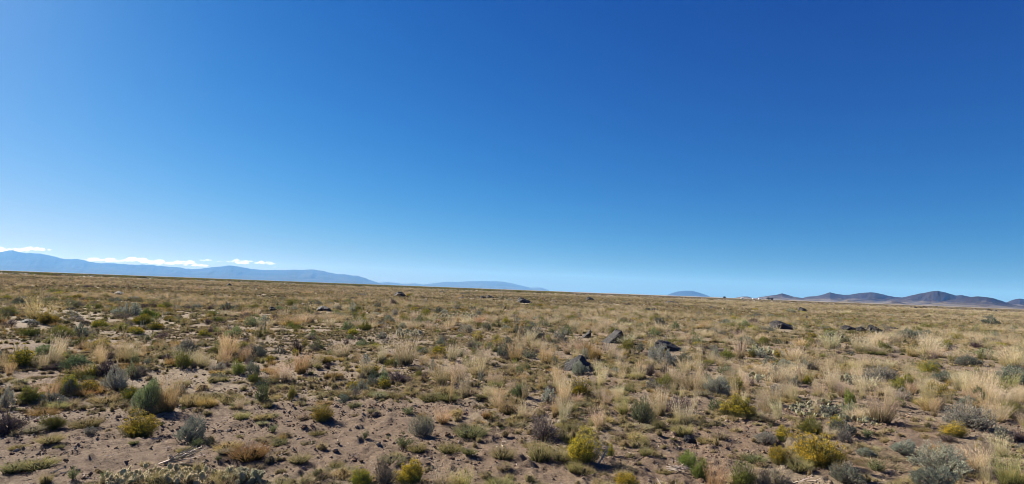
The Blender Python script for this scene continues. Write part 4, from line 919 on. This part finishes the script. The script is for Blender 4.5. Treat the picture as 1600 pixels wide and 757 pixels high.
# ------------------------------------------------------------------ dead branches
def branch_thing(cx, fy, wp, hp, n, label, c=(.42, .37, .31), mode='bundle', thick=1.0):
    pos, wm, hm = place_world(cx, fy, wp, hp, .1); root = obj('dead_branch', None); root.location = pos
    for i in range(n):
        r = np.random.default_rng(int(cx) * 7 + i)
        if mode == 'bundle':
            t = r.normal() * .12; p0 = np.array([[-.42 + r.normal() * .05, r.normal() * .1, .02]]); p2 = np.array([[.4 + r.normal() * .1, r.normal() * .14 + .2, .55 + r.normal() * .25]])
            p1 = (p0 + p2) / 2 + r.normal(size=(1, 3)) * .06
        elif mode == 'hoop':
            a = i / n; p0 = np.array([[-.3 + .6 * r.random(), r.normal() * .1, 0]]); p2 = np.array([[.35 * math.cos(a * 5) + .1, r.normal() * .15, .55 + .4 * r.random()]]); p1 = np.array([[.5 * (1 if i % 2 else -1), 0, .62 + .1 * r.normal()]])
        elif mode == 'lie':
            a = r.normal() * .5; p0 = np.array([[-.5 + .2 * r.random(), r.normal() * .2, .04]]); p2 = p0 + np.array([[math.cos(a) * .8, math.sin(a) * .4, .2 * r.random()]]); p1 = (p0 + p2) / 2 + r.normal(size=(1, 3)) * .05
        mb = MB(); th = .035 * thick * (.5 + r.random()); tubes(mb, p0, p1, p2, np.array([th]), np.array([th * .35]), vary(c, 1, .2, r))
        for k in range(3):       # side twigs grow from the branch
            t = .3 + .6 * r.random(); q = p0 + (p2 - p0) * t + (p1 - (p0 + p2) / 2) * 2 * t * (1 - t) * 1.0
            q2 = q + np.array([[r.normal() * .14, r.normal() * .1, .1 + .12 * r.random()]]); tubes(mb, q, (q + q2) / 2, q2, np.array([th * .45]), np.array([th * .2]), vary(c, 1, .2, r))
        o = obj('branch', mb.mesh('branch', M_WOOD), root)
    root.scale = (wm, wm, hm); tag(root, label, 'dead branch', 'dead branches on the ground')
branch_thing(283, 730, 58, 28, 12, 'bundle of dead pale branches behind the bottom-edge prickly pear')
branch_thing(939, 727, 22, 38, 7, 'pale gnarled dead branch hooped beside the shaggy rabbitbrush', (.30, .275, .24), 'hoop', .9)
branch_thing(1236, 698, 26, 14, 4, 'two pale dead sticks between the green bush and yellow rabbitbrush', (.45, .41, .35), 'bundle', 1.2)
branch_thing(1060, 735, 42, 24, 9, 'pale curved dead twigs lying left of the green bottom-edge bushes', (.4, .34, .28), 'lie', .8)
branch_thing(320, 638, 30, 8, 4, 'grey dead stick in shade right of the tall orange bunch grass', (.35, .32, .3), 'lie', 1.1)
branch_thing(1588, 507, 30, 4, 3, 'dark fallen log at the right edge in the far grass', (.06, .05, .045), 'lie', 2.5)
branch_thing(880, 662, 30, 16, 5, 'pale dead twigs behind the broad grey-brown twiggy shrub', (.42, .37, .3), 'bundle', .9)
branch_thing(1375, 763, 40, 12, 5, 'brown dead sticks at the bottom edge right of the yellow rabbitbrush', (.3, .22, .17), 'lie', 1.0)

# ------------------------------------------------------------------ mountains and hills
def hill_strip(name, prof, D, back, front, mat, seed, rough=.12, base_y=None, step=2.0, ext=(0, 0)):
    """prof: skyline points in the picture; the ridge stands at depth D and slopes to both sides"""
    prof = np.array(prof, float); u = np.arange(prof[0, 0], prof[-1, 0] + .01, step)
    py = np.interp(u, prof[:, 0], prof[:, 1]); d = rays(u, py); s = D / d[:, 1]; X = d[:, 0] * s; Z = CAM[2] + d[:, 2] * s
    k = np.ones(3) / 3
    Zs = Z + (fbm(X / (D * .012), X * 0 + seed, seed, 3) - .5) * Z.max() * .05
    Zs = np.maximum(Zs, 0)
    rows = np.concatenate([-np.linspace(1, 0, 26) ** 1.2, np.linspace(0, 1, 12)[1:]])
    V = []
    for t in rows:
        y = D + (t * front if t < 0 else t * back); a = abs(t)
        sh = (1 - a) ** 1.35 * (1 - .25 * a) if t < 0 else (1 - a) ** 1.3
        xx = X * (y / D)
        nz = fbm(X / (D * .016) + a * 1.5, np.full_like(X, t * 2.0 + seed), seed + 3, 5) - .5
        rid = 1 - np.abs(fbm(X / (D * .010) + seed + .8 * nz, np.full_like(X, a * 2.4) + nz, seed + 7, 3) - .5) * 4
        z = Zs * (sh + (nz * 2.2 + rid * .14) * rough * np.clip(a * 3, 0, 1) * (1 - a) ** .8)
        V.append(np.stack([xx, np.full_like(X, y), z - 1.5 * (a > .98) - .2], -1))
    V = np.array(V); nr, nc = V.shape[:2]
    i, j = np.meshgrid(np.arange(nr - 1), np.arange(nc - 1), indexing='ij')
    q = np.stack([i * nc + j, i * nc + j + 1, (i + 1) * nc + j + 1, (i + 1) * nc + j], -1).reshape(-1, 4)
    mb = MB(); mb.add(V.reshape(-1, 3), [q], (1, 1, 1)); o = obj(name, mb.mesh(name, mat, True)); return o
M_MT = hill_material('forested_mountain', (.045, .06, .05), (.055, .07, .06), (.07, .085, .07), 50, 700, .0006)
M_HILL = hill_material('dry_hill', (.04, .035, .038), (.085, .072, .06), (.16, .142, .11), 3, 70, .006)
M_FAR = hill_material('dome_mountain', (.035, .05, .055), (.04, .055, .06), (.05, .065, .065), 10, 150, .001)
hill_strip('mountain_range', [(-420, 402), (-300, 372), (-200, 380), (-120, 384), (-60, 390), (0, 394), (10, 392), (20, 391.4), (32, 395), (42, 396.4), (48, 395), (60, 396.5), (80, 400), (100, 404.5), (112, 405.5), (120, 405), (135, 408), (158, 412),
   (165, 411), (190, 413), (215, 413.5), (250, 415.5), (280, 418), (300, 421), (330, 418), (348, 416.5), (362, 415), (372, 416.5), (392, 421), (410, 422.5), (440, 422.3), (470, 421.8), (490, 421.6), (505, 424), (525, 427.5), (548, 430), (560, 431.5), (575, 437), (592, 442.5), (606, 446)],
   24000, 5500, 6500, M_MT, 11, .16)['kind'] = 'structure'
hill_strip('mountain_range', [(560, 445), (590, 442), (603, 441), (616, 442), (628, 444), (648, 443), (662, 445), (676, 443), (700, 440.5), (715, 440.8), (735, 440), (752, 439.3), (760, 439.7), (784, 440.2), (800, 443), (815, 446.5), (828, 449.5), (845, 449.5), (858, 454)],
   27500, 3500, 4000, M_MT, 23, .14)['kind'] = 'structure'
hill_strip('dome_mountain', [(1034, 464), (1040, 462.5), (1048, 459), (1058, 456), (1070, 454.6), (1082, 454.8), (1092, 457.5), (1104, 461.5), (1115, 466)], 19000, 1600, 1300, M_FAR, 31, .03)['kind'] = 'structure'
for i, (D, fr, bk, pr) in enumerate([
    (6200, 450, 500, [(1143, 467.2), (1152, 465), (1160, 463.6), (1168, 463.6), (1176, 466), (1184, 468)]),
    (8200, 900, 700, [(1172, 468), (1188, 464.5), (1205, 462), (1213, 461.2), (1222, 458.8), (1231, 461.2), (1240, 464), (1254, 466), (1275, 469)]),
    (8600, 1500, 900, [(1248, 468), (1262, 464), (1274, 463), (1284, 461), (1297, 457.2), (1306, 459.5), (1318, 461), (1330, 460.3), (1345, 457.8), (1361, 456.7), (1372, 458.5), (1386, 462), (1400, 464.7), (1415, 465.5), (1432, 468), (1460, 474)]),
    (7800, 1600, 900, [(1380, 472), (1398, 466.5), (1416, 464), (1436, 459.5), (1450, 456.5), (1465, 454.5), (1478, 457.5), (1492, 462), (1503, 461.2), (1513, 463.5), (1530, 468), (1550, 474), (1575, 480)]),
    (6300, 1300, 700, [(1425, 479), (1450, 476), (1475, 471), (1500, 467), (1518, 464.5), (1528, 463.2), (1540, 464.5), (1552, 466.2), (1564, 470), (1576, 474.5), (1600, 481)]),
    (7600, 900, 700, [(1552, 478), (1572, 473), (1584, 468.5), (1593, 466.5), (1606, 468.5), (1630, 466), (1670, 470), (1720, 480)]),
    (5200, 350, 300, [(1376, 476.2), (1386, 473), (1393, 470.6), (1400, 471.5), (1410, 473), (1424, 477.3)]),
    (4300, 260, 200, [(1304, 472), (1316, 471), (1324, 469), (1330, 470.2), (1346, 473.3)])]):
    hill_strip('hill', pr, D * .74, bk * .74, fr * .74, M_HILL, 50 + i * 3, .13, step=1.0)['kind'] = 'structure'

# ------------------------------------------------------------------ white sheds and dark trees on the skyline at right
def box(mb, x0, x1, y0, y1, z0, z1, c=(1, 1, 1)):
    v = np.array([(a, b, d) for d in (z0, z1) for b in (y0, y1) for a in (x0, x1)], float)
    mb.add(v, [np.array([[0, 2, 3, 1], [4, 5, 7, 6], [0, 1, 5, 4], [2, 6, 7, 3], [0, 4, 6, 2], [1, 3, 7, 5]])], c)
M_WHITE = plain('white_metal', (.6, .6, .58)); M_ROOF = plain('white_roof', (.8, .8, .8), .5); M_DOOR = plain('grey_door', (.25, .25, .26))
def shed(cx, wpx, D, hgt, label):
    d = rays(np.array([cx]), np.array([467.0]))[0]; p = d * (D / d[1]); wd = wpx * D / F0; z = float(height(p[0], D)) - .1
    root = obj('shed', None); root.location = (p[0], D, z); dp = wd * .6
    m = MB(); box(m, -wd / 2, wd / 2, 0, dp, 0, hgt); obj('wall', m.mesh('wall', M_WHITE), root)
    m = MB(); h2 = hgt + wd * .12; e = .3
    v = np.array([(-wd / 2 - e, -e, hgt + .01), (wd / 2 + e, -e, hgt + .01), (wd / 2 + e, dp + e, hgt + .01), (-wd / 2 - e, dp + e, hgt + .01), (-wd / 2 - e, dp / 2, h2), (wd / 2 + e, dp / 2, h2)])
    m.add(v, [np.array([[0, 1, 5, 4], [2, 3, 4, 5], [3, 2, 1, 0]]), np.array([[0, 4, 3], [1, 2, 5]])], (1, 1, 1)); obj('roof', m.mesh('roof', M_ROOF), root)
    m = MB(); box(m, -wd * .1, wd * .12, -.06, -.01, 0, hgt * .75); obj('door', m.mesh('door', M_DOOR), root)
    tag(root, label, 'shed', 'white sheds on the skyline')
shed(1160, 3.5, 1500, 2.7, 'small white shed at the foot of the low dark hill')
shed(1179, 5, 1500, 2.6, 'long white shed between two other white sheds')
shed(1187.5, 3.5, 1450, 3.1, 'bright white shed, rightmost of the three')
def tree(cx, D, hgt, wid, label):
    r = np.random.default_rng(int(cx)); d = rays(np.array([cx]), np.array([467.0]))[0]; p = d * (D / d[1])
    root = obj('tree', None); root.location = (p[0], D, float(height(p[0], D)) - .1)
    mb = MB(); tubes(mb, np.zeros((1, 3)), np.array([[.05, 0, hgt * .35]]), np.array([[0, 0, hgt * .8]]), np.array([.22]), np.array([.06]), np.array([[.1, .08, .06]]))
    obj('trunk', mb.mesh('trunk', M_WOOD), root)
    mb = MB(); n = 900; v = unit(r.normal(size=(n, 3))) * (r.random(n) ** .4)[:, None]; c = v * np.array([wid / 2, wid / 2, hgt * .4]) * (1 + .2 * np.sin(v[:, 0:1] * 6)) + np.array([0, 0, hgt * .6])
    leaves(mb, c, unit(r.normal(size=(n, 3))), .3 + .3 * r.random(n), .2 + .15 * r.random(n), vary((.035, .042, .03), n, .3, r), r)
    obj('crown', mb.mesh('crown', M_LEAF), root); tag(root, label, 'tree', 'dark trees on the skyline')
tree(1201, 860, 4.6, 6.5, 'low dark tree just right of the bright white shed')
tree(1206, 850, 4.0, 5.0, 'lower dark tree right of the one beside the white shed')
tree(1132, 900, 3.4, 4.5, 'small dark tree left of the low dark hill')

# ------------------------------------------------------------------ clouds beyond the left range
M_CLOUD, _t, _N, _L = new_mat('cloud_vapour')
_p = _N.new('ShaderNodeVolumePrincipled'); _p.inputs['Color'].default_value = (1, 1, 1, 1); _p.inputs['Absorption Color'].default_value = (1, 1, 1, 1)
_p.inputs['Density'].default_value = .0010; _p.inputs['Anisotropy'].default_value = .55
_o = _N.new('ShaderNodeOutputMaterial'); _L.new(_p.outputs[0], _o.inputs['Volume'])
def cloud(cx, cy, wp, hp, n, label, D=37500):
    r = np.random.default_rng(abs(int(cx * 3))); d = rays(np.array([cx]), np.array([cy]))[0]; s = D / d[1]; p = CAM + d * s
    wm = wp * D / F0; hm = hp * D / F0; mb = MB(); v0, f = ico(3)
    for i in range(n):
        t = (i + .5) / n * 2 - 1 + r.normal() * .06; R = hm * (.34 + .3 * r.random()) * (1 - .55 * abs(t))
        c = np.array([t * wm / 2 * .92, r.normal() * hm * .8, (r.random() * .55 - .25) * hm * (1 - .5 * abs(t))])
        v = v0 * np.array([1.9 * R, 1.5 * R, R])
        nz = fbm(v0[:, 0] * 2.2 + i * 3, v0[:, 1] * 2.2 + v0[:, 2] * 2.6, i + 3, 4) - .5
        v = v * (1 + nz * 1.1)[:, None]; v[:, 2] = np.where(v[:, 2] < 0, v[:, 2] * .5, v[:, 2]); mb.add(v + c, [f], (1, 1, 1))
    o = obj('cloud', mb.mesh('cloud', M_CLOUD, True)); o.location = p
    o.rotation_euler = (0, ROLL if False else 0, 0); tag(o, label, 'cloud', 'white clouds behind the left mountains')
for a in [(-6, 390, 24, 9, 7, 'bright cloud cut by the left edge above the peak'), (30, 391, 40, 7, 9, 'long flat cloud resting on the highest left peaks'), (62, 391, 26, 6, 7, 'rounded end of cloud right of the highest peak'),
          (148, 407, 30, 6, 8, 'left end of the long white cloud bank over the ridge'), (176, 408, 36, 8, 9, 'puffy middle of the long cloud bank over the ridge'), (212, 409, 40, 10, 10, 'peaked tallest puff of the long cloud bank'),
          (250, 412, 40, 8, 9, 'low cloud in the dip right of the tallest puff'), (287, 412, 36, 9, 9, 'white cloud just left of the three small ones'), (306, 415, 44, 6, 8, 'thin low cloud hugging the ridge left of the round summit'),
          (322, 407.5, 20, 4.5, 5, 'small flat cloud floating above the ridge'), (343, 409, 10, 3, 4, 'tiny cloud right of the small flat one'), (376, 409.5, 42, 7.5, 9, 'bright cloud right above the round summit'),
          (412, 411.5, 28, 7, 7, 'grey-bottomed cloud right of the bright one above the summit'), (429, 417.5, 12, 3, 4, 'last tiny wisp of cloud at right end')]:
    cloud(*a)

# ------------------------------------------------------------------ haze: one box of clear-day air
def haze():
    m, t, N, Lk = new_mat('air'); pv = N.new('ShaderNodeVolumePrincipled')
    pv.inputs['Color'].default_value = (*HAZE_COL, 1); pv.inputs['Density'].default_value = HAZE_DENSITY; pv.inputs['Anisotropy'].default_value = HAZE_G
    pv.inputs['Absorption Color'].default_value = (1, 1, 1, 1)
    o_ = N.new('ShaderNodeOutputMaterial'); Lk.new(pv.outputs[0], o_.inputs['Volume'])
    try: m.cycles.homogeneous_volume = True
    except Exception: pass
    mb = MB(); box(mb, -34000, 34000, -34000, 34000, -2.0, 960); o = obj('haze', mb.mesh('haze', m)); tag(o, kind='stuff')
haze()
print('individual plants', len(REC), {k: used.get(k) for k in CAP}, 'mass', {k: sum(len(l[0]) for l in v) for k, v in MASS.items()})
